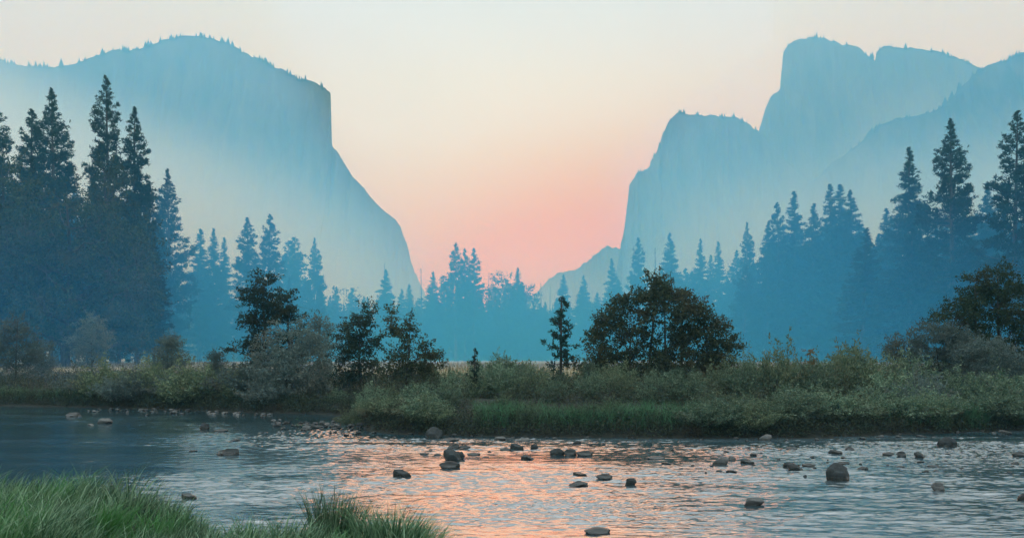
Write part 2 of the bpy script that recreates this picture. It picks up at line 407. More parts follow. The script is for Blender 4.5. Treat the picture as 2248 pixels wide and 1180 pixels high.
def massif(name, label, Y0, top, talus, face, back=110, seed=0, x_lo=None, x_hi=None, flute=1.8, nx=520, m_=None):
    """rock mass: ridge silhouette top=[(px,py)] seen at distance Y0, a steep face and a wooded talus slope"""
    px = np.array([p[0] for p in top], float); py = np.array([p[1] for p in top], float)
    # dense columns, more where the outline is steep
    s = np.concatenate([[0], np.cumsum(np.hypot(np.diff(px), np.diff(py)))])
    q = np.linspace(0, s[-1], nx); cxp = np.interp(q, s, px); cyp = np.interp(q, s, py)
    Tn = tile(512, 3, 160, 1, seed, 0.9)
    cyp = cyp + 1.6 * samp(Tn, q, 0 * q, 900.0) 
    X = wx(cxp, Y0); Zt = np.maximum(wz(cyp, Y0), 3.0)
    # profile: fraction of height vs forward offset
    rows = []
    nv = 90
    Tf = tile(512, 4, 130, 1, seed + 1, 0.7)      # fluting
    for k in range(nv):
        v = k / (nv - 1)                       # 0 foot .. 1 ridge
        hf = v
        # forward offset: talus up to 'face' of the height, then steep
        off = np.where(hf < face, talus * (1 - hf / face) ** 1.15 + 0.10 * talus, 0.10 * talus * (1 - (hf - face) / (1 - face)) ** 1.4)
        off = off * np.clip(Zt / 165.0, 0.25, 1.3)
        Z = -1.0 + hf * (Zt + 1.0)
        fl = flute * samp(Tf, X, Z * 0.16, 430.0) + 0.35 * flute * samp(Tn, X * 2.3, Z * 0.5, 310.0)
        rows.append(np.stack([X, Y0 - off - fl * (1 - hf ** 12) * sstep(hf, 0, .2), Z], -1))
    for k in range(1, 26):
        v = k / 25
        rows.append(np.stack([X * (1 + back * v / Y0), np.full(nx, Y0 + back * v), -1.0 + (Zt + 1.0) * (1 - v ** 1.6)], -1))
    V = np.concatenate(rows)
    o = mesh_obj(name, V, grid_faces(len(rows), nx)[:, ::-1], m_ or M_cliff, smooth=True)
    tag(o, label, kind='structure')
    return X, Zt, Y0
capL = [(-900, 330), (-500, 200), (-250, 120), (-60, 118), (0, 131), (15, 140), (60, 146), (150, 143), (190, 131), (240, 112), (320, 103), (350, 92), (395, 80), (440, 79), (490, 90), (540, 118), (600, 145), (650, 168), (700, 186), (718, 195), (726, 207), (727, 250), (729, 320), (745, 342), (775, 390), (800, 412), (830, 450), (868, 482), (880, 500), (893, 535), (905, 580), (914, 604), (935, 650), (980, 730), (1020, 786)]
lowR = [(1338, 786), (1345, 700), (1352, 600), (1362, 540), (1370, 505), (1378, 440), (1382, 405), (1400, 378), (1425, 366), (1438, 340), (1447, 322), (1455, 290), (1472, 262), (1488, 246), (1510, 249), (1560, 254), (1612, 257), (1640, 268), (1662, 285), (1700, 330), (1800, 420), (1950, 560), (2100, 700), (2200, 786)]
midR = [(1560, 786), (1620, 500), (1666, 288), (1680, 240), (1690, 215), (1712, 197), (1716, 150), (1720, 112), (1738, 93), (1775, 84), (1800, 83), (1840, 90), (1880, 103), (1905, 122), (1921, 134), (1925, 116), (1938, 101), (1990, 105), (2060, 113), (2110, 132), (2150, 150), (2300, 190), (2500, 260), (2900, 420)]
frontR = [(1500, 786), (1620, 560), (1740, 440), (1830, 355), (1880, 322), (1930, 275), (1960, 264), (2020, 250), (2060, 240), (2090, 215), (2112, 190), (2140, 160), (2165, 143), (2200, 135), (2235, 118), (2300, 96), (2450, 60), (2700, 40), (3100, 90), (3500, 200)]
farC = [(1100, 786), (1160, 660), (1205, 612), (1225, 601), (1262, 592), (1290, 575), (1318, 546), (1335, 541), (1362, 545), (1420, 500), (1500, 480), (1700, 600)]
ridges = []
ridges.append(massif('mountain', 'sheer granite cliff with a domed summit and a nose falling to the valley', 620, capL, 260, 0.42, seed=21))
ridges.append(massif('mountain', 'flat topped granite buttress beside the orange gap', 640, lowR, 210, 0.35, seed=31))
ridges.append(massif('mountain', 'twin granite peaks split by a notch behind the flat buttress', 770, midR, 240, 0.4, seed=41))
ridges.append(massif('mountain', 'wooded ridge climbing towards the edge in front of the peaks', 490, frontR, 220, 0.7, seed=51, flute=3, m_=M_wood))
massif('mountain', 'faint low hill at the far end of the valley', 900, farC, 80, 0.8, back=40, seed=61)

# little trees standing along the ridges: far too many and small to count
def cone_verts(cx, cy_, cz, h, r, n=5):
    a = np.linspace(0, 2 * math.pi, n, endpoint=False) + random.random() * 6
    v = [(cx + r * math.cos(t_), cy_ + r * math.sin(t_), cz) for t_ in a] + [(cx + random.uniform(-.2, .2) * r, cy_, cz + h)]
    return v
rv, rf = [], []
for (X, Z, Y0), (pa, pb), n, hh in ((ridges[0], (-60, 720), 330, 4.0), (ridges[1], (1475, 1665), 75, 4.0), (ridges[2], (1725, 2150), 120, 3.4), (ridges[3], (1830, 2330), 170, 2.8), (ridges[1], (1385, 1450), 12, 3.1), (ridges[0], (727, 900), 14, 1.6)):
    for _ in range(n):
        pxx = random.uniform(pa, pb); x = wx(pxx, Y0)
        z = np.interp(x, X, Z)
        nn = mnoise.noise(Vector((pxx * 0.03, n, 0))) + .5 * mnoise.noise(Vector((pxx * 0.11, n, 3)))
        if nn < 0.0 and random.random() < .85: continue
        k = len(rv); h = hh * random.uniform(.45, 1.05) * (1.5 if random.random() < .12 else 1)
        rv += cone_verts(x, Y0 + random.uniform(-2, 6), z - 1.5, h + 1.0, h * random.uniform(.22, .5))
        rf += [(k + i, k + (i + 1) % 5, k + 5) for i in range(5)]
tag(mesh_obj('ridge_forest', np.array(rv), np.array(rf), M_pine), 'tiny conifers lining the mountain ridges', 'forest', kind='stuff')

# ------------------------------------------------------------------ smoke banks
def th_left(px, py):
    # pale below a slanting line from the upper left down to the foot of the cliff
    d = (py - (190 + (px - 0) * 0.40)) / 300.0
    return 560 * sstep(d, -0.45, 1.15) * (0.35 + 0.65 * sstep(-px, -980, -420))
smoke_bank('smoke_bank', 'pale smoke lying against the foot of the sheer cliff', 350, -400, 12, -0.9, 150, lambda a, b_: 0.9 * th_left(a, b_))
def th_right(px, py):
    d = (py - (560 - (px - 1400) * 0.18)) / 300.0
    return 260 * sstep(d, -0.75, 0.9) * sstep(px, 1180, 1700)
def th_mid(px, py):
    return 95 * sstep(py, 130, 420) * sstep(px, 1800, 2020)
smoke_bank('smoke_bank', 'pale smoke between the wooded ridge and the twin peaks', 655, 150, 560, -0.8, 260, th_mid)
smoke_bank('smoke_bank', 'pale smoke before the faint hill in the gap', 700, -20, 110, -0.8, 105, lambda px, py: 85 * sstep(py, 520, 700))
smoke_bank('smoke_bank', 'pale smoke drifting below the twin peaks', 330, 25, 400, -0.9, 150, lambda a, b_: 0.9 * th_right(a, b_))

M_blue = vol_mat('blue_smoke', (0.0013, 0.0050, 0.0112), (0, 0, 0), 0.3)
smoke_bank('smoke_bank', 'thin blue smoke hanging in front of the sheer cliff', 330, -420, 8, -0.8, 168, lambda px, py: 105 * sstep(-px, -(700 + (py - 100) * .55).clip(640, 1010), -(520 + (py - 100) * .45).clip(480, 840))).data.materials[0] = M_blue
smoke_bank('smoke_bank', 'thin blue smoke hanging in front of the twin peaks', 320, 12, 420, -0.8, 168, lambda px, py: 95 * sstep(px, (1690 - (py - 80) * 1.5).clip(1290, 1690), (1790 - (py - 80) * 1.4).clip(1430, 1790))).data.materials[0] = M_blue
def th_mead(px, py):
    h = (HY - py)                       # photo rows above the horizon
    return 62 * (1 - sstep(h, -20, 600)) * (0.75 + 0.25 * sstep(px, 250, 700))
M_mist = vol_mat('meadow_mist', (0.0007, 0.0054, 0.0122), (0, 0, 0), 0.4)
smoke_bank('smoke_bank', 'thin blue smoke lying on the near meadow before the oaks', 63, -110, 110, -0.6, 26, lambda px, py: 0.38 * th_mead(px, py) * (0.8 + 0.4 * sstep(-px, -500, -100))).data.materials[0] = M_mist
smoke_bank('smoke_bank', 'deep blue smoke lying among the tall conifers', 172, -230, 230, -0.6, 62, lambda px, py: 1.9 * th_mead(px, py)).data.materials[0] = M_mist

# ------------------------------------------------------------------ foliage generators
def unit(v): return v / np.maximum(np.linalg.norm(v, axis=-1, keepdims=True), 1e-9)
def rdir(n, r):
    return unit(r.normal(size=(n, 3)))
def blades(C, D, L, Wd, r):
    """one thin triangle per row: base at C, tip at C+D*L, width Wd"""
    side = unit(np.cross(D, rdir(len(C), r))) * (Wd[:, None] * 0.5)
    a = C - side; b_ = C + side; c = C + D * L[:, None]
    return np.stack([a, b_, c], 1)
def diamonds(C, D, L, Wd, r):
    side = unit(np.cross(D, rdir(len(C), r))) * (Wd[:, None] * 0.5)
    mid = C + D * (L * 0.45)[:, None]
    return np.stack([C, mid + side, C + D * L[:, None], mid - side], 1)
def tube(pts, rads, n=5):
    pts = np.asarray(pts, float); V = []; Fc = []
    a = np.linspace(0, 2 * math.pi, n, endpoint=False)
    for i, p in enumerate(pts):
        d = pts[min(i + 1, len(pts) - 1)] - pts[max(i - 1, 0)]; d = d / (np.linalg.norm(d) + 1e-9)
        u = np.cross(d, (0.31, 0.9, 0.2) if abs(d[2]) > .6 else (0, 0, 1)); u /= np.linalg.norm(u) + 1e-9; w = np.cross(d, u)
        V.append(p + rads[i] * (np.cos(a)[:, None] * u + np.sin(a)[:, None] * w))
    for i in range(len(pts) - 1):
        for j in range(n):
            Fc.append((i * n + j, i * n + (j + 1) % n, (i + 1) * n + (j + 1) % n, (i + 1) * n + j))
    return np.concatenate(V), np.array(Fc)
class Tubes:
    def __init__(s): s.v = []; s.f = []; s.n = 0
    def add(s, pts, rads, n=5):
        v, f = tube(pts, rads, n); s.v.append(v); s.f.append(f + s.n); s.n += len(v)
    def obj(s, name, m, parent): return mesh_obj(name, np.concatenate(s.v), np.concatenate(s.f), m, parent, smooth=True)
def foliage_obj(name, prims, m, parent):
    fl = []; vs = []; k = 0
    for P in prims:
        n, c, _ = P.shape
        vs.append(P.reshape(-1, 3)); fl.append(np.arange(n * c).reshape(n, c) + k); k += n * c
    return mesh_obj(name, np.concatenate(vs), fl, m, parent)

def conifer(name, seed, H=40, Rmax=5.0, base=0.12, nbr=170, style='pine', power=0.85, top_sparse=0.0, mat_=None, blade=0.42):
    """trunk with real limbs, needle tufts along and at the ends of the limbs"""
    r = np.random.default_rng(seed)
    root = empty(name)
    tb = Tubes()
    lean = r.normal(0, 0.006, 2)
    zs = np.linspace(0, H, 12); tx = np.stack([lean[0] * zs + 0.08 * np.sin(zs / 7 + seed), lean[1] * zs, zs], -1)
    tr = 0.012 * H * (1 - zs / H) ** 0.9 + 0.03
    tb.add(tx, tr, 7)
    C = []; D = []; Sz = []
    for i in range(nbr):
        u = (i + r.random()) / nbr
        hfrac = base + (1 - base) * (u ** 0.82)
        t_ = (hfrac - base) / (1 - base)
        prof = (1 - t_) ** power
        if style == 'pine':
            prof *= (0.70 + 0.30 * sstep(t_, 0, 0.25)) * (0.92 + 0.16 * math.sin(t_ * 23 + seed))
            L = Rmax * max(prof, 0.03) * r.uniform(0.55, 1.12)
            e0 = (-0.10 + 0.75 * t_ ** 1.5) + r.normal(0, .12); up = 0.35
        elif style == 'fir':
            L = Rmax * max(prof, 0.04) * r.uniform(0.8, 1.08)
            e0 = (-0.30 + 0.7 * t_) + r.normal(0, .06); up = 0.15
        else:   # sparse / half dead
            L = Rmax * max(prof, 0.05) * r.uniform(0.5, 1.1)
            e0 = (-0.15 + 0.5 * t_) + r.normal(0, .15); up = 0.2
        phi = r.uniform(0, 2 * math.pi)
        h = np.array([math.cos(phi), math.sin(phi), 0])
        z0 = hfrac * H
        s = np.linspace(0, 1, 5)
        org = np.array([np.interp(z0, zs, tx[:, 0]), np.interp(z0, zs, tx[:, 1]), z0])
        pts = org + s[:, None] * L * (h * math.cos(e0)) + np.stack([0 * s, 0 * s, L * (s * math.sin(e0) + up * s ** 2.2 * 0.6 - 0.12 * s)], -1)
        tb.add(pts, 0.02 * L * (1 - s * 0.85) + 0.012, 3)
        if style == 'dead' and t_ > 1 - top_sparse: continue
        m_ = max(4, int(L * (5.2 if style == 'pine' else 5.0)))
        for k in range(m_):
            ss = r.uniform(0.30 if style == 'pine' else 0.12, 1.0)
            if style == 'pine' and r.random() < 0.35: ss = r.uniform(0.8, 1.02)
            p = org + (pts[-1] - org) * ss
            p = np.array([np.interp(ss, s, pts[:, j]) for j in range(3)])
            lat = np.array([-h[1], h[0], 0]) * r.normal(0, 0.26 if style == 'pine' else 0.30) * L * ss * 0.6
            lat[2] += r.normal(0, 0.10 if style == 'pine' else 0.05) * min(L, 3)
            C.append(p + lat); D.append(h * 0.6 + np.array([0, 0, 0.55 if style == 'pine' else -0.05]) + 0.9 * unit(lat + 1e-6) * 0.5)
            Sz.append(blade * r.uniform(0.75, 1.3) * (1.0 - 0.5 * max(0, t_ - .6) / .4))
    # leader
    for k in range(10):
        C.append(np.array([tx[-1, 0], tx[-1, 1], H - k * 0.16]) + r.normal(0, .03, 3)); D.append(np.array([0, 0, 1.6])); Sz.append(blade * .4)
    C = np.array(C); D = np.array(D); Sz = np.array(Sz)
    K = 13 if style == 'pine' else 11
    Cb = np.repeat(C, K, 0) + r.normal(0, 1, (len(C) * K, 3)) * (np.repeat(Sz, K)[:, None] * (0.38 if style == 'pine' else 0.45)) * np.array([1, 1, 0.75 if style == 'pine' else 0.35])
    Db = unit(np.repeat(D, K, 0) + 1.0 * rdir(len(Cb), r))
    Lb = np.repeat(Sz, K) * r.uniform(.7, 1.2, len(Cb))
    tri = blades(Cb, Db, Lb, Lb * 0.42, r)
    tb.obj('trunk', M_bark, root)
    foliage_obj('crown', [tri], mat_ or M_pine, root)
    return root

def broadleaf(name, seed, lobes, mat_, leaf=0.2, nleaf=26000, trunks=((0, 0),), spray=0.55, H0=0.25, flat=0.5, fill=0.35, tr=0.25, droop=0.0, twig=True, gap=-0.22):
    """lobes: (x,y,z,rx,ry,rz) in metres about the base; limbs reach into each lobe; leaves sit in flat sprays"""
    r = np.random.default_rng(seed)
    root = empty(name); tb = Tubes()
    L = np.array(lobes, float); vol = (L[:, 3] * L[:, 4] * L[:, 5]) ** (2 / 3); vol = vol / vol.sum()
    zt = L[:, 2].max()
    Hs = []
    ns = max(20, int(nleaf / 26))
    which = r.choice(len(L), ns, p=vol)
    d = rdir(ns, r); rr = r.uniform(fill, 1.12, ns) ** 0.7 * (1 + .22 * (r.random(ns) < .12))
    P = L[which, :3] + d * L[which, 3:] * rr[:, None]
    # drop some sprays by noise so gaps open
    keep = np.array([mnoise.noise(Vector(p * (1.1 / spray ** .5) + Vector((seed, 0, 0)).xyz[:])) if False else mnoise.noise(Vector((p[0] / spray * .42 + seed, p[1] / spray * .42, p[2] / spray * .7))) for p in P]) > gap
    keep &= P[:, 2] > 0.12 * spray
    P = P[keep]; which = which[keep]
    # trunks and limbs
    tops = []
    for (bx, by) in trunks:
        near = L[np.argmin(np.hypot(L[:, 0] - bx, L[:, 1] - by) - 0.15 * L[:, 2])]
        top = np.array([near[0], near[1], near[2] + 0.5 * near[5]])
        s = np.linspace(0, 1, 8)[:, None]
        base = np.array([bx, by, -0.3]); pts = base + (top - base) * s
        pts[:, 0] += 0.25 * tr * 4 * np.sin(s[:, 0] * 5 + seed) * (1 - s[:, 0]); pts[:, 1] += 0.2 * tr * 4 * np.sin(s[:, 0] * 4)
        tb.add(pts, tr * (1 - s[:, 0] * 0.85), 7); tops.append(pts)
    allp = np.concatenate([t_[1:] for t_ in tops]); allr = np.concatenate([tr * (1 - np.linspace(0, 1, 8)[1:] * .85) for _ in tops])
    limb_pts = [allp]; 
    for l in L:
        for j in range(3):
            tgt = l[:3] + rdir(1, r)[0] * l[3:] * 0.55
            dd = np.linalg.norm(allp - (tgt - np.array([0, 0, 0.5 * np.hypot(tgt[0], tgt[1])])), axis=1) + (allp[:, 2] > tgt[2]) * 5
            k = np.argmin(dd); a = allp[k]
            s = np.linspace(0, 1, 6)[:, None]
            pts = a + (tgt - a) * s; pts[:, 2] += 0.12 * np.linalg.norm(tgt - a) * np.sin(s[:, 0] * math.pi) * r.uniform(-.6, 1)
            pts[1:-1] += r.normal(0, 0.04 * np.linalg.norm(tgt - a), (4, 3))
            rb = min(allr[k], tr * .6) * .75
            tb.add(pts, rb * (1 - s[:, 0] * 0.85), 5); limb_pts.append(pts[2:])
    LP = np.concatenate(limb_pts)
    # twigs from the limbs to the sprays
    D = np.zeros_like(P)
    for i, p in enumerate(P):
        k = np.argmin(((LP - p) ** 2).sum(1)); v = p - LP[k]; D[i] = v
        if twig and i % 3 == 0:
            mid = LP[k] + v * .5 + r.normal(0, .06, 3) * np.linalg.norm(v)
            tb.add([LP[k], mid, p], [tr * .07, tr * .05, tr * .02], 3)
    D = unit(D + 1e-6); D[:, 2] *= 0.6; D[:, 2] -= droop
    K = 26
    n = len(P) * K
    sc = spray * r.uniform(.6, 1.25, len(P))
    axis_ = np.repeat(unit(D), K, 0)
    al = r.uniform(-0.6, 1.0, n)
    lat = unit(np.cross(axis_, np.array([0.02, 0.01, 1.0]))) * r.normal(0, .42, n)[:, None]
    vert = np.array([0, 0, 1.0]) * r.normal(0, flat * .4, n)[:, None]
    Cb = np.repeat(P, K, 0) + (axis_ * al[:, None] + lat * (1.1 - np.clip(al, 0, 1))[:, None] + vert) * np.repeat(sc, K)[:, None]
    Cb[:, 2] = np.maximum(Cb[:, 2], 0.03)
    Db = unit(axis_ * .7 + rdir(n, r) * .9 - np.array([0, 0, .15 + droop]))
    Lb = leaf * r.uniform(.6, 1.25, n)
    prim = diamonds(Cb, Db, Lb, Lb * 0.55, r)
    tb.obj('trunk', M_bark, root)
    foliage_obj('crown', [prim], mat_, root)
    return root

def shrub(name, seed, mat_, H=1.6, Rr=1.1, nst=70, leaf=0.105, per=46, spread=0.9, narrow=0.36, tops=0.25, stemr=0.008, mound=0.55):
    """many fine stems fanning out of the base, narrow leaves all along"""
    r = np.random.default_rng(seed)
    root = empty(name); tb = Tubes(); C = []; D = []
    for i in range(nst):
        phi = r.uniform(0, 2 * math.pi); q = math.sqrt(r.random())
        b0 = np.array([math.cos(phi), math.sin(phi), 0]) * q * Rr * 0.45
        out = q * spread * Rr * 0.75 * r.uniform(.7, 1.2)
        h = H * (1 - mound * q ** 2) * r.uniform(1 - tops * 1.6, 1.0 + tops * .5) * (1.3 if r.random() < .1 else 1)
        s = np.linspace(0, 1, 6)
        dirp = phi + r.normal(0, .5)
        o_ = np.array([math.cos(dirp), math.sin(dirp), 0])
        pts = b0 + o_ * (out * s ** 1.5)[:, None] + np.array([0, 0, 1]) * (h * (s - 0.12 * q * s ** 3))[:, None]
        pts[1:] += r.normal(0, .025 * H, (5, 3)) * s[1:, None]
        tb.add(pts, stemr * (1.1 - s), 3)
        ss = r.uniform(0.06, 1.0, per) ** 0.75
        P = np.stack([np.interp(ss, s, pts[:, j]) for j in range(3)], -1)
        side = rdir(per, r) * (0.06 + 0.10 * r.random(per))[:, None] * H ** .5 * (1.1 - ss)[:, None] * 1.6
        C.append(P + side); D.append(unit(side * 4 + np.array([0, 0, .5]) + rdir(per, r) * .7))
    C = np.concatenate(C); D = np.concatenate(D); n = len(C)
    C[:, 2] = np.maximum(C[:, 2], 0.01)
    Lb = leaf * r.uniform(.6, 1.4, n)
    tb.obj('stem', M_stem, root)
    foliage_obj('foliage', [diamonds(C, D, Lb, Lb * narrow, r)], mat_, root)
    return root

def grass(P, L, Wd, az_, lean, r, seg=3, jitter=0.5):
    """curved blades rooted at P; az_ = azimuth the blade leans to"""
    n = len(P)
    az_ = az_ + r.normal(0, jitter, n)
    h = np.stack([np.cos(az_), np.sin(az_), 0 * az_], -1)
    sd_ = np.stack([-np.sin(az_ + r.normal(0, .9, n)), np.cos(az_), 0 * az_], -1)
    ln = np.clip(lean * r.uniform(.5, 1.5, n), 0, 1.5)
    V = []
    for k in range(seg + 1):
        s = k / seg
        up = L * (s - 0.30 * ln * s ** 2.5); ou = L * ln * 0.62 * s ** 2
        c = P + h * ou[:, None] + np.array([0, 0, 1.0]) * up[:, None]
        if k < seg:
            w = (Wd * (1 - 0.75 * s) * .5)[:, None]; V += [c - sd_ * w, c + sd_ * w]
        else: V.append(c)
    V = np.stack(V, 1); m_ = V.shape[1]; base = np.arange(n)[:, None] * m_
    quads = [base + np.array([2 * k, 2 * k + 1, 2 * k + 3, 2 * k + 2]) for k in range(seg - 1)]
    tri = base + np.array([2 * seg - 2, 2 * seg - 1, 2 * seg])
    return V.reshape(-1, 3), quads, tri
def grass_obj(name, P, L, Wd, az_, lean, m, r, seg=3, jitter=0.5, parent=None):
    V, q, t_ = grass(P, L, Wd, az_, lean, r, seg, jitter)
    return mesh_obj(name, V, [np.concatenate(q), t_], m, parent)
# ------------------------------------------------------------------ conifers
protos = {}
def hide_proto(o):
    pass
P_specs = {
    'pineA': dict(seed=101, H=40, Rmax=6.4, base=0.14, nbr=190, style='pine', power=0.62),
    'pineB': dict(seed=102, H=40, Rmax=5.0, base=0.20, nbr=210, style='pine', power=0.58),
    'pineC': dict(seed=103, H=40, Rmax=7.2, base=0.16, nbr=230, style='pine', power=0.75),
    'pineD': dict(seed=104, H=30, Rmax=3.8, base=0.25, nbr=130, style='pine', power=0.5),
    'firA': dict(seed=105, H=32, Rmax=5.4, base=0.14, nbr=230, style='fir', power=0.8),
    'firB': dict(seed=106, H=32, Rmax=3.8, base=0.18, nbr=200, style='fir', power=0.7),
    'firC': dict(seed=107, H=28, Rmax=6.4, base=0.12, nbr=230, style='fir', power=0.85),
    'dead': dict(seed=108, H=30, Rmax=3.2, base=0.10, nbr=110, style='dead', power=0.8, top_sparse=0.35),
}
used = set()
def place_conifer(kind, px, ytop, Y, label, group, wid=1.0, name=None):
    sp_ = P_specs[kind]
    if kind not in protos:
        nm = {'pine': 'pine_tree', 'fir': 'fir_tree', 'dead': 'sparse_fir_tree'}[sp_['style']]
        protos[kind] = conifer(nm, **sp_)
    o = protos[kind] if kind not in used else copy_tree(protos[kind])
    used.add(kind)
    X = wx(px, Y); gz = float(ground_z(X, Y)) - 0.1
    s = (wz(ytop, Y) - gz) / sp_['H']
    o.location = (X, Y, gz); o.rotation_euler = (0, 0, random.uniform(0, 6.28))
    w = s * wid * (1.12 if px > 1600 else 1.25 if px > 860 and px < 1330 else 1.05) * random.uniform(.9, 1.15); o.scale = (w, w * random.uniform(.9, 1.1), s)
    o.rotation_euler = (random.gauss(0, .014), random.gauss(0, .014), random.uniform(0, 6.28))
    tag(o, label, 'tree', group)
    return o
LG, CG, RG = 'tall conifers beside the dark oaks', 'hazy conifers across the end of the meadow', 'conifers of the wooded slope under the ridge'
con = [
 ('pineA', -12, 222, 140, 'tall open pine cut by the frame edge beyond the dark oaks', LG, 1.0),
 ('pineB', 66, 242, 152, 'slender pine standing close against a broader taller pine', LG, .95),
 ('pineC', 122, 190, 146, 'broad dense pine with pointed top behind the dark oaks', LG, 1.0),
 ('pineA', 248, 174, 136, 'tallest pine of all with open ragged branches over the oaks', LG, .95),
 ('pineB', 300, 238, 139, 'narrow pine leaning on the shoulder of the tallest pine', LG, .95),
 ('pineC', 376, 374, 165, 'lone cone shaped pine stepping down from the tall stand', LG, .95),
 ('firB', 437, 503, 190, 'first of three small spires right of the lone cone shaped pine', LG, 1.2),
 ('firA', 468, 503, 192, 'middle and widest of three small spires before the cliff', LG, .95),
 ('firB', 493, 522, 196, 'thinnest of three small spires before the cliff', LG, .8),
 ('pineB', 549, 479, 180, 'left one of the blue pine pair behind the dark cedar', LG, 1.15),
 ('pineB', 585, 471, 182, 'taller right one of the blue pine pair behind the dark cedar', LG, 1.15),
 ('pineD', 638, 530, 210, 'short pine doubled with a twin under the cliff face', LG, 1.3),
 ('pineD', 650, 522, 214, 'slightly taller twin pine under the cliff face', LG, 1.2),
 ('pineC', 690, 523, 200, 'single bushy pine standing free under the cliff face', LG, .8),
 ('firC', 770, 632, 230, 'low rounded conifer in a dip of the hazy tree line', CG, 1.3),
 ('firC', 840, 592, 228, 'wide cone shaped fir with thin topmost twigs under the cliff toe', CG, 1.15),
 ('dead', 840, 578, 229, 'bare thin spire rising from the wide cone shaped fir', CG, .8),
 ('firB', 897, 624, 240, 'small thin fir exactly below the toe of the sheer cliff', CG, 1.1),
 ('dead', 927, 590, 236, 'bare needleless snag at the edge of the orange sky', CG, .8),
 ('firA', 945, 596, 242, 'dark fir standing beside the bare snag', CG, .9),
 ('pineD', 972, 606, 240, 'tufty small pine left of the three dark pines', CG, 1.3),
 ('pineB', 1001, 534, 228, 'tallest of three dark pines against the orange sky', CG, .95),
 ('pineB', 1021, 546, 230, 'middle of three dark pines against the orange sky', CG, .85),
 ('pineB', 1041, 546, 229, 'rightmost of three dark pines against the orange sky', CG, .95),
 ('dead', 1073, 600, 262, 'very pale thin snag just past the three dark pines', CG, .8),
 ('firA', 1139, 588, 245, 'fir spire rising through the big rounded cottonwood', CG, 1.0),
 ('dead', 1190, 622, 258, 'pale thin spire in the orange gap before the far hill', CG, .9),
 ('dead', 1205, 630, 262, 'shortest pale spire in the orange gap before the far hill', CG, .8),
 ('firA', 1233, 603, 235, 'dark small fir standing directly behind the young pine', CG, 1.0),
 ('firC', 1285, 604, 240, 'pointed fir between the young pine and the big alder', CG, .8),
 ('firC', 1347, 568, 222, 'neat cone of a fir behind the left side of the alder', CG, .75),
 ('pineB', 1400, 523, 214, 'blunt topped tiered fir behind the alder crown', CG, 1.0),
 ('dead', 1440, 545, 216, 'sparse snag peeping out just over the alder top', CG, 1.1),
 ('firC', 1473, 512, 212, 'sharp spire fir with sparse top behind the alder crown', CG, .8),
 ('firA', 1536, 524, 208, 'free standing slim fir just past the alder crown', CG, .95),
 ('firB', 1555, 560, 226, 'faint fir half hidden by the free standing slim fir', CG, 1.0),
 ('firB', 1580, 530, 214, 'thinnest fir standing alone before the wooded slope', CG, .95),
 ('pineC', 1641, 489, 190, 'outermost cone pine where the dense stand begins', RG, .75),
 ('firC', 1688, 490, 186, 'broad fir between the outermost cone and the taller twins', RG, .95),
 ('pineB', 1718, 445, 182, 'rounder one of two close pines in the dense stand', RG, 1.0),
 ('firA', 1744, 421, 184, 'sharper one of two close pines in the dense stand', RG, .9),
 ('firC', 1783, 448, 180, 'wide fir with a thin tip right of two close pines', RG, .95),
 ('firB', 1827, 404, 178, 'left spike of the double topped fir group', RG, 1.1),
 ('firB', 1843, 404, 180, 'right spike of the double topped fir group', RG, 1.1),
 ('firC', 1868, 420, 176, 'broad cone leaning out from the double topped group', RG, .85),
 ('firA', 1945, 458, 172, 'small spire at the foot of the steep tall fir', RG, 1.0),
 ('firC', 1991, 324, 158, 'steep dense fir left of the tallest pines on the slope', RG, .72),
 ('pineC', 2089, 260, 146, 'broad pine with tiered branches, first of the tallest pair', RG, .85),
 ('pineA', 2222, 247, 134, 'ragged open pine at the frame edge above the brown oak', RG, .95),
 ('pineB', 2165, 415, 160, 'shorter pine in the gap between the two tallest pines', RG, 1.3),
 ('firA', 2275, 330, 150, 'fir at the frame edge behind the ragged open pine', RG, 1.0),
]
for c_ in con: place_conifer(c_[0], c_[1], c_[2], c_[3], c_[4], c_[5], c_[6])
ANCH = [(-400, 'the frame edge'), (10, 'the frame edge oak'), (150, 'the widest oak'), (376, 'the lone cone shaped pine'), (468, 'the three small spires'), (570, 'the blue pine pair'), (690, 'the bushy free standing pine'), (840, 'the wide cone shaped fir'), (927, 'the bare snag'), (1021, 'the three dark pines'), (1110, 'the big cottonwood'), (1232, 'the young pine'), (1347, 'the neat cone fir'), (1440, 'the big alder'), (1536, 'the free standing slim fir'), (1641, 'the outermost cone pine'), (1730, 'the two close pines'), (1835, 'the double topped firs'), (1991, 'the steep dense fir'), (2089, 'the broad tiered pine'), (2222, 'the ragged frame edge pine')]
BANK = [(-400, 'the frame edge'), (150, 'the pale low hummock'), (368, 'the twiggy brown bush'), (474, 'the smaller twiggy bush'), (640, 'the dense rounded grey bush'), (790, 'the ragged alder with curling top'), (892, 'the open ragged alder'), (1042, 'the tiny pine seedling'), (1232, 'the young pine'), (1440, 'the big alder'), (1680, 'the pale rounded bank stone'), (1777, 'the orange sapling'), (1868, 'the olive gold bush'), (2045, 'the smoky grey bush'), (2150, 'the brownish round oak')]
ORD = ['first', 'second', 'third', 'fourth', 'fifth', 'sixth', 'seventh', 'eighth', 'ninth', 'tenth', 'eleventh', 'twelfth']
cnt_ = {}
def ordinal_label(phrase, px, anchors):
    a = [q for q in anchors if q[0] <= px][-1][1]
    k = cnt_[(phrase, a)] = cnt_.get((phrase, a), -1) + 1
    return '%s %s to the right of %s' % (ORD[min(k, 11)], phrase, a)
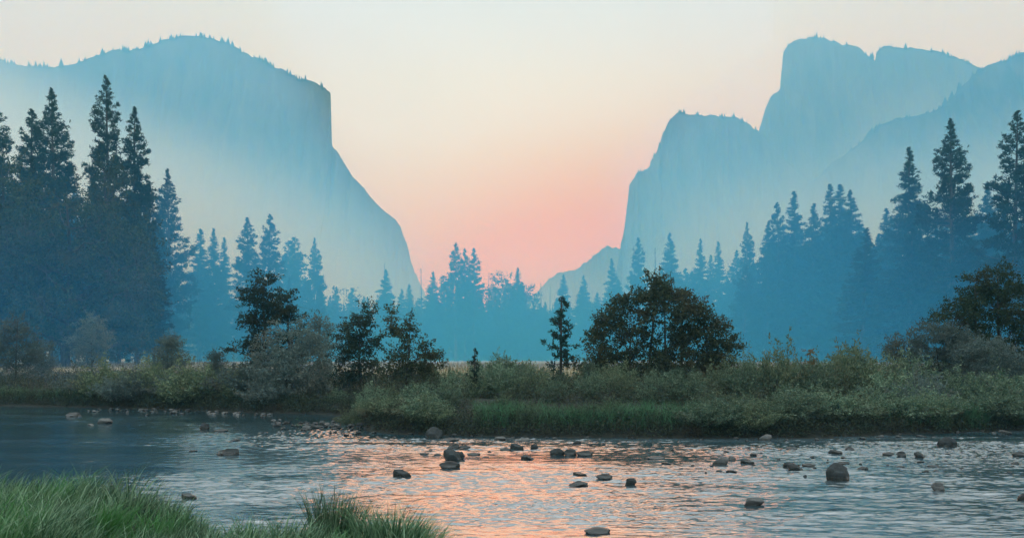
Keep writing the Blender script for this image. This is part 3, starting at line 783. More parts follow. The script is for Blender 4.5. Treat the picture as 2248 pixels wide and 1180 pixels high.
# fillers making the solid lower mass of the stand
def filler(x0, x1, n, y0, y1, Ya, Yb, label, group, kinds):
    for i in range(n):
        px = x0 + (x1 - x0) * (i + random.uniform(.1, .9)) / n
        u = (px - x0) / (x1 - x0)
        yt = y0 + (y1 - y0) * u + random.uniform(-22, 30)
        place_conifer(random.choice(kinds), px, yt, random.uniform(Ya, Yb), ordinal_label(label, px, ANCH), group, random.uniform(.95, 1.35))
filler(-60, 340, 12, 420, 430, 150, 180, 'blue conifer behind the oaks', 'conifers behind the oaks', ('pineC', 'firC', 'firA'))
filler(330, 720, 15, 585, 640, 185, 225, 'hazy low conifer', 'low conifers below the cliff', ('firA', 'firC', 'pineB'))
filler(700, 1330, 36, 648, 645, 225, 262, 'faint small conifer', 'small conifers closing the meadow', ('firA', 'firC', 'firB'))
filler(1320, 1640, 10, 625, 600, 212, 240, 'faint low conifer', 'conifers behind the alder', ('firA', 'firC'))
filler(1600, 1900, 14, 560, 490, 175, 215, 'crowded slope conifer', 'conifers filling the slope stand', ('firA', 'firC', 'pineC'))
filler(1870, 2400, 20, 495, 440, 150, 190, 'crowded lower slope conifer', 'conifers below the tallest pines', ('firA', 'firC', 'pineC'))

# the far wood behind them, one low mass
rr0 = random.Random(3); rv, rf = [], []
for i in range(860):
    px = rr0.uniform(300, 1750); Y = rr0.uniform(275, 330)
    if i >= 560: px = rr0.choice((rr0.uniform(1560, 2330), rr0.uniform(1560, 2330), rr0.uniform(320, 760))); Y = rr0.uniform(205, 245)
    h = rr0.uniform(3.5, 9) if i >= 560 else (HY - rr0.gauss(662, 9) - 0) / F * Y * rr0.uniform(.75, 1.0) + 1.0
    X = wx(px, Y); k0 = 6
    for lv in range(k0):
        z0 = h * (0.05 + .8 * lv / k0); rr_ = h * .17 * (1 - lv / k0) + .3; hh = h * .26
        k = len(rv); rv += cone_verts(X + rr0.uniform(-.3, .3), Y, z0 + 1, hh, rr_, 6)
        rf += [(k + i_, k + (i_ + 1) % 6, k + 6) for i_ in range(6)]
tag(mesh_obj('forest', np.array(rv), np.array(rf), M_pine), 'faint far wood behind the meadow conifers', 'forest', kind='stuff')

def place(o, px, Y, label, cat, group=None, s=1.0, rot=0.0, dz=0.0, sx_=1.0):
    X = wx(px, Y); o.location = (X, Y, float(ground_z(X, Y)) + dz)
    o.rotation_euler = (0, 0, rot); o.scale = (s * sx_, s * sx_, s)
    tag(o, label, cat, group); return o

# far cottonwood in the meadow end
o = broadleaf('cottonwood_tree', 201, [(-4, 0, 15, 4, 4, 4), (0, 0, 18, 4.5, 4, 5), (4.5, 0, 16, 4, 4, 4), (-6, 0, 10, 3.5, 3, 3), (6.5, 0, 11, 3.2, 3, 3), (1, 1, 12, 4, 4, 3)], M_cedar, leaf=0.6, nleaf=13000, spray=1.4, tr=.35, fill=.3)
place(o, 1110, 240, 'big rounded cottonwood with forking trunk at the meadow end', 'tree')
o = broadleaf('cottonwood_tree', 202, [(-3, 0, 9, 3, 3, 3), (1, 0, 11, 3.4, 3, 3.6), (4, 0, 8, 3, 3, 3)], M_cedar, leaf=0.5, nleaf=3500, spray=1.2, tr=.3)
place(o, 745, 205, 'low open leafy tree showing sky holes below the cliff', 'tree', s=1.15)

# dark oaks on the left bank meadow
oA = broadleaf('oak_tree', 211, [(0, 0, 12.5, 4.4, 4, 4.0), (-3.8, 0, 10, 4, 4, 4.2), (3.6, 0.5, 10, 4.0, 4, 4.4), (-5.2, 0, 6.0, 3.2, 3.5, 3.6), (5.2, -.5, 5.8, 2.8, 3.5, 3.8), (0.5, -2, 7, 4.5, 3, 4), (-3, -1, 2.8, 3.6, 3, 2.2), (3.4, -1, 2.8, 3.4, 3, 2.2)], M_oak2, leaf=.26, nleaf=62000, spray=1.0, tr=.45, fill=.3, gap=-.02)
place(oA, 150, 80, 'widest rounded brown green oak in front of the tall pines', 'tree', 'dark oaks beyond the river')
oB = broadleaf('oak_tree', 212, [(0, 0, 17.5, 2.6, 3, 3.6), (-.6, 0, 13, 3.4, 3.5, 4.5), (1.6, 0, 9, 4.2, 4, 5), (-1, 0, 4.0, 4.2, 4, 3.8)], M_oak, leaf=.26, nleaf=46000, spray=.9, tr=.42, fill=.3, gap=-.05)
place(oB, 232, 92, 'taller narrow oak rising behind the widest oak', 'tree', 'dark oaks beyond the river')
oC = broadleaf('oak_tree', 213, [(0, 0, 16, 3.6, 3.4, 4.4), (-3, 0, 12, 4, 3.5, 5), (2.6, 0, 11, 3.5, 3.5, 5), (0, 0, 4.8, 5.5, 4, 4.8)], M_oak, leaf=.26, nleaf=56000, spray=.9, tr=.42, fill=.3, gap=-.05)
place(oC, 10, 88, 'tall dark oak at the frame edge beside the widest oak', 'tree', 'dark oaks beyond the river', s=1.0)
for q in ((70, 345, 104, 'firA', 'dark fir standing up between the frame edge oak and the widest oak'), (112, 400, 110, 'firB', 'thin dark fir just behind the widest oak'), (196, 392, 106, 'firA', 'dark fir wedged between the widest oak and the taller narrow oak'), (338, 520, 124, 'firC', 'lowest dark fir ending the oak group')):
    place_conifer(q[3], q[0], q[1], q[2], q[4], LG, .95)
place_conifer('firC', 300, 470, 112, 'dense dark fir at the outer edge of the oak group', LG, .8)
place_conifer('firA', 262, 440, 118, 'dense dark fir between the taller narrow oak and the outer fir', LG, .9)
o = copy_tree(oC); place(o, -90, 84, 'dark oak mostly outside the frame', 'tree', 'dark oaks beyond the river', s=1.05, rot=1.0)

# shrubs and small trees by the left bank
greyT = broadleaf('grey_shrub_tree', 221, [(-.6, 0, 2.6, 1.0, .9, .9), (.3, 0, 3.6, .8, .8, .8), (1.3, 0, 2.2, 1.1, .9, .8), (.3, 0, 1.4, 1.3, 1, .8)], M_grey, leaf=.11, nleaf=13000, spray=.32, tr=.07, fill=.2)
place(greyT, 30, 56, 'grey leafy shrub tree with crooked trunk below the oaks', 'shrub', s=1.0)
o = copy_tree(greyT); place(o, 90, 60, 'smaller grey shrub beside the crooked grey shrub tree', 'shrub', s=.62, rot=1.4)
o = copy_tree(greyT); place(o, 205, 66, 'pale grey shrub against the shade of the widest oak', 'shrub', s=1.05, rot=2.6)
brush = broadleaf('brown_bush', 222, [(0, 0, 1.9, .9, .9, .9), (-.5, 0, 1.1, .8, .8, .8), (.6, 0, 1.2, .9, .8, .9), (.2, 0, 2.6, .6, .6, .5)], M_grey, leaf=.08, nleaf=15000, spray=.3, tr=.04, fill=.1, trunks=((0, 0), (.3, 0), (-.3, .1)))
place(brush, 368, 52, 'twiggy grey brown bush standing up from the dry meadow edge', 'shrub', s=1.05)
o = copy_tree(brush); place(o, 474, 52, 'smaller twiggy bush between the brown bush and the dark cedar', 'shrub', s=.72, rot=2.2)

# dark layered cedar pair
ced = broadleaf('cedar_tree', 231, [(0, 0, 6.1, .65, .6, .7), (-.35, 0, 5.2, .95, .8, .6), (.5, 0, 4.6, .9, .8, .5), (-.4, 0, 3.9, 1.1, .9, .45), (.55, 0, 3.2, 1.1, .9, .45), (-.6, 0, 2.5, 1.1, .9, .4), (-1.7, 0, 2.25, .55, .3, .16), (.3, 0, 1.7, 1.3, .9, .45), (-.7, 0, 1.0, 1.0, .8, .4)], M_cedar, leaf=.13, nleaf=17000, spray=.42, tr=.09, fill=.1, flat=.3, droop=.05)
place(ced, 578, 50, 'dark layered cedar with one long low branch reaching out', 'tree', s=1.0)
ced2 = broadleaf('cedar_tree', 232, [(0, 0, 5.0, .7, .6, .5), (.4, 0, 4.3, .95, .8, .5), (-.2, 0, 3.5, 1.0, .8, .55), (.5, 0, 2.7, .9, .8, .5), (0, 0, 1.8, .9, .8, .5)], M_cedar, leaf=.13, nleaf=12000, spray=.42, tr=.08, fill=.1, flat=.3)
place(ced2, 632, 51.5, 'shorter dark cedar pressed against the layered cedar', 'tree', s=1.02)
gb = broadleaf('grey_willow_bush', 233, [(0, 0, 2.6, 1.0, .9, 1.0), (-.8, 0, 1.7, 1.0, .9, 1.2), (.8, 0, 1.6, 1.0, .9, 1.2), (0, -.3, .9, 1.6, .9, .9)], M_grey, leaf=.10, nleaf=24000, spray=.3, tr=.05, fill=.5, trunks=((0, 0), (.4, 0), (-.4, 0)))
place(gb, 640, 44, 'dense rounded grey green bush at the water below the cedars', 'shrub', s=1.12)
o = broadleaf('willow_tree', 234, [(0, 0, 3.4, .7, .6, .7), (-.3, 0, 2.5, .8, .7, .8), (.4, 0, 2.3, .7, .7, .9), (0, 0, 1.2, .5, .5, .6)], M_grey, leaf=.10, nleaf=7000, spray=.3, tr=.07, fill=.15)
place(o, 702, 51, 'thin leafed grey willow with forked stem right of the cedars', 'tree', s=1.0)
# two ragged small trees
o = broadleaf('alder_tree', 241, [(.5, 0, 4.3, .5, .4, .35), (0, 0, 3.6, .8, .7, .5), (-.4, 0, 2.9, .95, .8, .55), (.5, 0, 2.4, 1.0, .8, .5), (-.5, 0, 1.8, 1.2, .9, .6), (.6, 0, 1.1, 1.2, .9, .6), (-.5, 0, .7, 1.1, .8, .6)], M_cedar, leaf=.12, nleaf=15000, spray=.34, tr=.07, fill=.1, flat=.4)
place(o, 790, 46, 'dark ragged alder with its top curling to one side', 'tree', s=.98)
o = broadleaf('alder_tree', 242, [(-.9, 0, 4.0, .45, .4, .4), (-.5, 0, 3.2, .6, .5, .4), (.2, 0, 3.4, .4, .4, .7), (.5, 0, 2.5, .9, .8, .4), (1.3, 0, 1.9, .7, .5, .3), (0, 0, 1.8, 1.0, .8, .5), (.9, 0, 1.2, 1.2, .8, .45), (-.4, 0, .9, 1.0, .8, .5), (1.7, 0, 1.35, .5, .4, .2)], M_alder, leaf=.12, nleaf=12500, spray=.34, tr=.06, fill=.05, flat=.35)
place(o, 892, 42, 'open ragged alder with red tinted twigs reaching over the meadow', 'tree', s=.92)
# young pine
o = conifer('young_pine_tree', 251, H=4.3, Rmax=1.2, base=.08, nbr=40, style='pine', power=.55, blade=.17)
place(o, 1232, 45, 'young pine with upright leader standing before the orange gap', 'tree', s=1.0)
for k, (px_, yt_, lab) in enumerate(((1042, 765, 'tiny pine seedling on the bank below the three dark pines'),)):
    o2 = copy_tree(o); Y = 37.0; X = wx(px_, Y); gz = float(ground_z(X, Y)); place(o2, px_, Y, lab, 'tree', s=(wz(yt_, Y) - gz) / 4.3, rot=k * 2.1, sx_=.75)
# big alder clump
o = broadleaf('big_alder_tree', 261, [(0, 0, 5.0, .6, .6, .6), (.35, 0, 4.6, .9, .8, .55), (-.6, 0, 4.3, .8, .8, .5), (1.2, 0, 4.3, .7, .8, .5), (-1.5, 0, 3.75, 1.0, .9, .55), (1.9, 0, 3.6, .9, .9, .55), (.2, -.5, 3.5, 1.4, 1.1, .7), (-2.5, 0, 3.2, .8, .8, .45), (2.7, 0, 2.9, .9, .8, .5), (-1.3, 0, 2.7, 1.2, 1.1, .55), (1.4, 0, 2.5, 1.3, 1.1, .6), (-2.9, 0, 2.4, .7, .7, .4), (3.2, 0, 2.1, .9, .7, .4), (-2.3, 0, 1.7, 1.3, .9, .5), (0, 0, 1.7, 1.6, 1.1, .6), (2.5, 0, 1.4, 1.4, 1, .5), (-2.4, 0, .9, 1.3, 1, .6), (-.6, 0, .8, 1.3, 1, .6), (1.2, 0, .8, 1.3, 1, .6), (2.8, 0, .8, 1.2, .9, .5), (3.9, 0, 1.85, .5, .3, .15)], M_alder, leaf=.13, nleaf=60000, spray=.36, tr=.08, fill=.15, flat=.5, droop=.05, trunks=((-1.2, 0), (-.3, .2), (.6, 0), (1.4, .1)))
place(o, 1440, 43, 'largest bushy alder, wide as four shrubs, before the blue stand', 'tree', s=.99)
# right: brown oak, grey bushes, golden sapling
o = broadleaf('small_oak_tree', 271, [(.9, 0, 5.6, .95, .9, .8), (-.2, 0, 5.3, .65, .6, .6), (1.9, 0, 4.6, 1.2, 1, .9), (.2, 0, 4.1, 1.3, 1.1, .9), (-1.2, 0, 3.6, 1.2, 1, .9), (2.8, 0, 3.2, 1.3, 1, .9), (.5, 0, 2.7, 1.6, 1.1, .8), (-.7, 0, 1.8, 1.3, 1, .7), (1.8, 0, 1.4, 1.7, 1, .9)], M_oak, leaf=.12, nleaf=46000, spray=.36, tr=.13, fill=.4, trunks=((0, 0), (1.2, 0)))
place(o, 2150, 43, 'brownish round topped oak by the frame edge above grey willows', 'tree', s=.95)
gw = broadleaf('grey_willow_bush', 272, [(-1.2, 0, 2.0, .7, .7, .8), (.2, 0, 2.5, 1.0, .8, .8), (1.3, 0, 2.2, .9, .8, .8), (0, 0, 1.2, 1.8, 1.0, 1.0)], M_grey, leaf=.085, nleaf=30000, spray=.28, tr=.04, fill=.35, trunks=((-.8, 0), (0, 0), (.7, 0)))
place(gw, 2040, 40, 'large smoky grey willow bush below the brown oak', 'shrub', s=1.0)
o = copy_tree(gw); place(o, 2180, 38, 'grey willow bush in front of the brown oak trunk', 'shrub', s=.8, rot=2.4)
o = broadleaf('golden_sapling_tree', 273, [(0, 0, 1.9, .2, .2, .3), (.1, 0, 1.35, .32, .25, .25), (-.15, 0, .8, .3, .25, .25)], M_gold, leaf=.08, nleaf=1800, spray=.16, tr=.02, fill=.1)
place(o, 1777, 44, 'slim orange sapling alone above the willows', 'tree', s=.95)
o = broadleaf('golden_bush', 274, [(0, 0, 1.6, .7, .6, .45), (-.4, 0, 1.2, .6, .6, .5), (.45, 0, 1.1, .6, .6, .5)], M_willow2, leaf=.09, nleaf=7000, spray=.25, tr=.04, fill=.3)
place(o, 1868, 42, 'olive gold rounded bush next to the orange sapling', 'shrub', s=1.05)

# willow shrubs of the far bank
wA = shrub('willow_shrub', 301, M_willow, H=1.7, Rr=1.15, nst=90, per=60)
wB = shrub('willow_shrub', 302, M_willow, H=1.5, Rr=1.4, nst=100, per=60)
wC = shrub('willow_shrub', 303, M_willow2, H=1.8, Rr=1.1, nst=90, per=60, tops=.4)
wD = shrub('willow_shrub', 304, M_grey, H=1.5, Rr=1.4, nst=110, per=50)
wE = shrub('willow_shrub', 305, M_willow2, H=1.3, Rr=1.0, nst=80, per=60, leaf=.07)
first = {}
sh = [  # proto, px, Y, top row, label
 (wB, 250, 48, 835, 'rounded grey green shrub at the water under the dry meadow strip', 1.3),
 (wD, 300, 47.5, 822, 'grey shrub beside the rounded one under the dry meadow strip', 1.2),
 (wA, 355, 47, 838, 'green shrub at the foot of the twiggy brown bush', 1.4),
 (wD, 420, 46.5, 828, 'soft grey shrub right of the twiggy brown bush', 1.2),
 (wB, 475, 45.5, 838, 'low spreading shrub at the waterline before the cedar', 1.3),
 (wE, 530, 45, 845, 'small dense shrub just left of the rounded grey bush', 1.5),
 (wE, 20, 50.5, 850, 'low green hummock at the frame edge by the quiet pool', 1.6),
 (wB, 150, 50, 853, 'pale low hummock by the quiet pool', 1.3),
 (wD, 205, 49.5, 850, 'dark low shrub between the pale hummock and the grey shrubs', 1.2),
 (wA, 742, 42.5, 858, 'dark shrub at the inlet behind the gravel bar', 1.3),
 (wA, 820, 34.5, 850, 'feathery willow at the tip of the gravel bar', 1.0),
 (wC, 858, 35.5, 846, 'olive willow behind the feathery one at the gravel bar', .9),
 (wB, 925, 34.5, 842, 'broad willow above the stones of the gravel bar', 1.0),
 (wA, 980, 34, 838, 'upright willow left of the green sedge edge', .9),
 (wC, 1040, 37, 822, 'reddish olive willow behind the start of the sedge edge', 1.0),
 (wA, 1100, 37.5, 812, 'willow behind the middle of the sedge, before the pale strip', 1.0),
 (wE, 1165, 37, 818, 'dense dark shrub left of the young pine foot', 1.1),
 (wB, 1215, 35, 835, 'pale willow in front of the young pine', .9),
 (wA, 1300, 35.5, 822, 'willow at the lower left foot of the big alder', 1.0),
 (wC, 1370, 36, 818, 'olive willow under the centre of the big alder', 1.0),
 (wA, 1440, 34.5, 826, 'bright green willow under the alder, near the sedge end', 1.0),
 (wB, 1500, 34.5, 818, 'wide willow below the lower right branches of the alder', 1.0),
 (wC, 1570, 35.5, 806, 'olive willow just past the alder branches', 1.0),
 (wA, 1640, 35, 790, 'tall willow with thin wands left of the spiky one', .9),
 (wC, 1718, 35, 752, 'tallest spiky willow between alder and orange sapling', .75),
 (wA, 1790, 34.5, 800, 'willow directly below the orange sapling', 1.0),
 (wC, 1868, 36, 760, 'tall ragged willow growing through the olive gold bush', .7),
 (wE, 1930, 37, 790, 'ragged dark willow right of the olive gold bush', 1.0),
 (wB, 1960, 34.5, 822, 'dull willow at the foot of the smoky grey bush', 1.0),
 (wD, 2020, 34, 828, 'greyish willow below the smoky grey bush', 1.0),
 (wA, 2110, 34.5, 820, 'green willow between the grey bushes and the river', 1.0),
 (wB, 2190, 34, 822, 'wide dark willow below the brown oak', 1.0),
 (wC, 2262, 34.5, 812, 'willow cut by the frame edge below the brown oak', 1.0),
 (wC, 1105, 32.6, 868, 'small olive shrub breaking the start of the sedge strip', .9),
 (wE, 1345, 32.8, 872, 'small dark shrub standing in the sedge below the alder', 1.0),
 (wE, 1560, 32.2, 862, 'low dark shrub hanging over the water past the sedge', 1.2),
 (wE, 1640, 32.2, 858, 'low shrub above the pale stone at the bank', 1.2),
 (wB, 1730, 32.4, 850, 'low spreading shrub above the large square boulder', 1.0),
 (wE, 1820, 32.5, 862, 'low brown shrub at the dark undercut bank', 1.3),
 (wB, 1895, 33, 858, 'low shrub where the undercut bank turns grassy', 1.0),
]
PH = {wA.name: 1.75, wB.name: 1.5, wC.name: 1.9, wD.name: 1.5, wE.name: 1.3}
pr_h = {id(wA): 1.75, id(wB): 1.5, id(wC): 1.95, id(wD): 1.5, id(wE): 1.3}
for p_, px_, Y, yt, lab, wd in sh:
    o = p_ if id(p_) not in first else copy_tree(p_)
    first[id(p_)] = 1
    X = wx(px_, Y); gz = float(ground_z(X, Y))
    place(o, px_, Y, lab, 'shrub', 'willow shrubs along the far bank', s=max(.4, (wz(yt, Y) - gz) / pr_h[id(p_)] * 1.22), rot=random.uniform(0, 6), sx_=wd)
rx = random.Random(12)
for i in range(34):
    px_ = 905 + (2300 - 905) * (i + rx.random()) / 34; Y = rx.uniform(38, 46)
    gz = float(ground_z(wx(px_, Y), Y)); o = copy_tree(rx.choice((wA, wB, wC, wE)))
    place(o, px_, Y, ordinal_label('thicket willow', px_, BANK), 'shrub', 'willows of the upper bank thicket', s=(wz(rx.choice((790, 800, 806, 815, 820)), Y) - gz) / 1.35, rot=rx.uniform(0, 6), sx_=1.25)
for px_ in sorted([760 + 290 * rx.random() for _ in range(8)] + [1500 + 800 * rx.random() for _ in range(22)]):
    X0 = wx(px_, 33); Y = float(shore_far(X0)) + rx.uniform(.25, 1.2)
    o = copy_tree(rx.choice((wB, wE, wA, wE)))
    place(o, px_, Y, ordinal_label('low waterline shrub', px_, BANK), 'shrub', 'low shrubs along the shaded waterline', s=rx.uniform(.5, .72), rot=rx.uniform(0, 6), sx_=1.5)
for i in range(16):
    px_ = 180 + 420 * (i + rx.random()) / 16; X0 = wx(px_, 47); Y = float(shore_far(X0)) + rx.uniform(.3, 2.5)
    o = copy_tree(rx.choice((wD, wE, wD, wC)))
    place(o, px_, Y, ordinal_label('low pool shore shrub', px_, BANK), 'shrub', 'low shrubs along the pool shore', s=rx.uniform(.85, 1.35), rot=rx.uniform(0, 6), sx_=1.15)
spr = shrub('willow_sprout', 311, M_sedge, H=.95, Rr=.45, nst=26, per=40, leaf=.07, mound=.3)
place(spr, 658, dist(938), 'small yellow green sprout growing out of the gravel bar', 'plant', s=1.0)

# undergrowth filling the bank between the shrubs: thin leafy wands nobody could count
r = np.random.default_rng(400)
def scatter(n, x0, x1, f0, f1, r):
    X = r.uniform(x0, x1, n); d = f0 + (f1 - f0) * r.random(n) ** 1.2
    return X, shore_far(X) + d
X, Y = scatter(23000, -36, 34, 0.15, 15, r)
clump = samp(tile(256, 3, 20, 1, 77, .5), X, Y, 40.0)
ok = clump > -1.3; X = X[ok]; Y = Y[ok]; clump = clump[ok]
P = np.stack([X, Y, ground_z(X, Y)], -1)
hgt = (0.62 + 0.35 * np.clip(clump, -1, 1.5)) * r.uniform(.5, 1.3, len(P)) * (0.45 + .55 * sstep(Y - shore_far(X), 0.2, 2.5))
X2, Y2 = scatter(9000, -36, 34, -0.1, 1.1, r)
P = np.concatenate([P, np.stack([X2, Y2, ground_z(X2, Y2)], -1)]); hgt = np.concatenate([hgt, r.uniform(.18, .5, len(X2))])
prims = []
for k in range(9):
    s_ = r.random(len(P)) ** .8
    ln = r.normal(0, .18, (len(P), 2)) * hgt[:, None]
    C = P + np.stack([ln[:, 0] * s_, ln[:, 1] * s_, hgt * s_], -1) + r.normal(0, .05, (len(P), 3))
    Lb = r.uniform(.06, .13, len(P))
    prims.append(diamonds(C, unit(rdir(len(P), r) + np.array([0, 0, .6])), Lb, Lb * .3, r))
u_ = foliage_obj('undergrowth', prims, M_under, None)
tag(u_, 'low dull green undergrowth covering the far bank', 'undergrowth', kind='stuff')

# dark litter and roots hanging at the undercut bank edge
# green sedge strip on the low bank
n = 16000
X = np.concatenate([r.uniform(wx(1040, 31), wx(1530, 31), n), r.uniform(wx(1900, 32), wx(2500, 33), n // 2), r.uniform(wx(-100, 50), wx(300, 48), n // 5)])
d = r.uniform(0.3, 2.2, len(X)); Y = shore_far(X) + d
Tn_ = tile(256, 6, 60, 1, 91, .4); hn = samp(Tn_, X, Y * 1.5, 14.0)
kp = r.random(len(X)) < .12 + .6 * np.clip(hn + .4, 0, 1.4); X, Y, hn = X[kp], Y[kp], hn[kp]
P = np.stack([X, Y, ground_z(X, Y) - .03], -1)
o = grass_obj('sedge', P, r.uniform(.32, .85, len(X)) * (.9 + .22 * np.clip(hn, -1.5, 1.5)), r.uniform(.012, .022, len(X)), -math.pi / 2 + 0 * X, .75 + 0 * X, M_sedge, r, seg=3, jitter=1.2)
tag(o, 'green sedge leaning over the edge of the far bank', 'sedge', kind='stuff')
# drooping dark grass tufts at the right bank
for k, (px_, yb, hh, lab) in enumerate(((1985, 948, .62, 'arching grass mound at the water left of three like it'), (2045, 950, .8, 'biggest arching grass mound above the waterline boulder'), (2120, 948, .7, 'arching grass mound above two dark stones'), (2200, 945, .7, 'arching grass mound nearest the frame edge'))):
    Y = dist(yb) + .8; Xc = wx(px_, Y); q = 1500
    a = r.uniform(0, 6.28, q); rr_ = r.random(q) ** .6 * .75
    X = Xc + np.cos(a) * rr_; Yy = Y + np.sin(a) * rr_ * .7
    P = np.stack([X, Yy, ground_z(X, Yy) - .02], -1)
    o = grass_obj('grass_mound', P, hh * r.uniform(.7, 1.25, q), r.uniform(.010, .018, q), a, .9 + 0 * a, M_sedge, r, jitter=.4)
    tag(o, lab, 'grass', 'grass mounds on the far bank')
# dry meadow grass
n = 26000
Y = 44 + 80 * r.random(n) ** 1.5; X = wx(r.uniform(-100, 2350, n), Y)
ok = (Y - shore_far(X)) > 5; X = X[ok]; Y = Y[ok]
P = np.stack([X, Y, ground_z(X, Y)], -1)
o = grass_obj('dry_grass', P, r.uniform(.2, .5, len(X)), r.uniform(.02, .05, len(X)), r.uniform(0, 6.28, len(X)), .3 + 0 * X, M_dry, r, seg=2)
tag(o, 'golden dry grass of the meadow behind the bank', 'grass', kind='stuff')

# ------------------------------------------------------------------ near bank grass
r = np.random.default_rng(500)
# tussock centres
T = []
for _ in range(360):
    X = r.uniform(-13, 0.0); Y = shore_near(X) - r.random() ** 1.2 * 5.0 + .12
    if Y > 4: T.append((X, Y, r.uniform(.16, .38), r.uniform(.55, 1.2) * (1 + .25 * mnoise.noise(Vector((X * 1.3, Y * 1.3, 0))))))
T = np.array(T)
per = 105
k = np.repeat(np.arange(len(T)), per); n = len(k)
a = r.uniform(0, 6.28, n); q = r.random(n) ** .6
X = T[k, 0] + np.cos(a) * q * T[k, 2]; Y = T[k, 1] + np.sin(a) * q * T[k, 2]
P = np.stack([X, Y, ground_z(X, Y) - .03], -1)
wind = 0.15
az_ = np.where(r.random(n) < .45, a, wind + r.normal(0, .5, n))
L = (.36 + .22 * sstep(-T[k, 0], 3.5, 5)) * T[k, 3] * r.uniform(.6, 1.3, n)
o = grass_obj('bank_grass', P, L, r.uniform(.009, .019, n), az_, .55 + .35 * q, M_near, r, seg=4, jitter=.3)
tag(o, 'long green grass bending over the near river bank', 'grass', kind='stuff')
# short carpet between
n = 26000
X = r.uniform(-14, 0.5, n); Y = shore_near(X) - r.random(n) * 6 + .05
P = np.stack([X, Y, ground_z(X, Y) - .02], -1)
o = grass_obj('bank_grass', P, r.uniform(.15, .36, n), r.uniform(.007, .013, n), r.uniform(0, 6.28, n), .7 + 0 * X, M_near, r, seg=3)
tag(o, 'short grass carpet between the tussocks of the near bank', 'grass', kind='stuff')
# named tufts standing out
def tuft(px_, ytop, Y, n, hh, spread, lean, lab, bias=0.0, name='grass_tuft', m_=None, wd=.016):
    Xc = wx(px_, Y); a = r.uniform(0, 6.28, n); q = r.random(n) ** .7 * spread
    X = Xc + np.cos(a) * q; Yy = Y + np.sin(a) * q
    P = np.stack([X, Yy, ground_z(X, Yy) - .02], -1)
    a2 = np.where(r.random(n) < .35, bias, a)
    gz = float(ground_z(Xc, Y)); L = (wz(ytop, Y) - gz)
    o = grass_obj(name, P, L * r.uniform(.55, 1.08, n), r.uniform(.6, 1.1, n) * wd, a2, lean + 0 * a, m_ or M_near, r, seg=4, jitter=.35)
    tag(o, lab, 'grass', 'tufts rising from the near bank')
tuft(735, 1058, 10.9, 760, .8, .30, .36, 'tall upright tuft of grass before the pale water')
tuft(870, 1092, 10.6, 1500, .8, .5, .70, 'leaning tuft ending the bank, right of the tall upright tuft', bias=0.1)
tuft(575, 1108, 11.1, 160, .7, .16, .75, 'thin tuft swept sideways, left of the tall upright tuft', bias=0.1)
tuft(525, 1104, 11.2, 26, .7, .10, .35, 'few bare grass stalks sticking up beside the swept tuft', bias=0.1)
tuft(60, 1045, 12.6, 480, .8, .35, .40, 'bright green tuft at the frame corner')
tuft(235, 1030, 12.4, 620, .8, .40, .62, 'largest flowing tuft over the dark pool', bias=0.2)
tuft(345, 1068, 12.0, 420, .7, .32, .75, 'flowing tuft beside the half sunken brown stone', bias=0.2)

# ------------------------------------------------------------------ rocks
def rock_mesh(seed, flat, ang):
    import bmesh
    bm = bmesh.new(); bmesh.ops.create_icosphere(bm, subdivisions=4, radius=0.5)
    rr_ = random.Random(seed); off = Vector((rr_.uniform(0, 50), rr_.uniform(0, 50), rr_.uniform(0, 50)))
    pl = [(Vector((rr_.gauss(0, 1), rr_.gauss(0, 1), rr_.gauss(0, .8))).normalized(), rr_.uniform(.24, .42)) for _ in range(ang)]
    for v in bm.verts:
        p = v.co.copy()
        for nrm, dd in pl:
            e = p.dot(nrm) - dd
            if e > 0: p -= nrm * e * .95
        p += v.co.normalized() * (.09 * mnoise.noise(v.co * 2.2 + off) + .035 * mnoise.noise(v.co * 6 + off) + .012 * mnoise.noise(v.co * 17 + off))
        p.z *= flat; v.co = p
    me = bpy.data.meshes.new('rock'); bm.to_mesh(me); bm.free()
    for f in me.polygons: f.use_smooth = True
    me.materials.append(M_rock); return me
RM = [rock_mesh(1, 1.0, 9), rock_mesh(2, .8, 7), rock_mesh(3, .9, 12), rock_mesh(4, .7, 6), rock_mesh(5, .95, 14), rock_mesh(6, .75, 9)]
RMP = []
for me in RM[:3]:
    c_ = me.copy(); c_.materials[0] = M_rockp; RMP.append(c_)
def rock(px_, yb, w, h, label, k=0, group='rocks standing in the river', pale=False, rot=None, name='rock', z=0.0):
    Y = dist(yb); W_ = w / F * Y; H_ = h / F * Y
    o = bpy.data.objects.new(name, (RMP if pale else RM)[k % (3 if pale else 6)]); COL.objects.link(o)
    # about 40% of the stone is under water
    dep = W_ * .7
    tot = H_ * 1.75
    o.scale = (W_ * 1.08, dep * 1.08, tot * 1.1)
    o.location = (wx(px_, Y + dep * .4), Y + dep * .4, H_ - tot * .5 + z)
    o.rotation_euler = (0, 0, rot if rot is not None else random.choice((0, math.pi)) + random.uniform(-.25, .25))
    tag(o, label, 'rock', group); return o
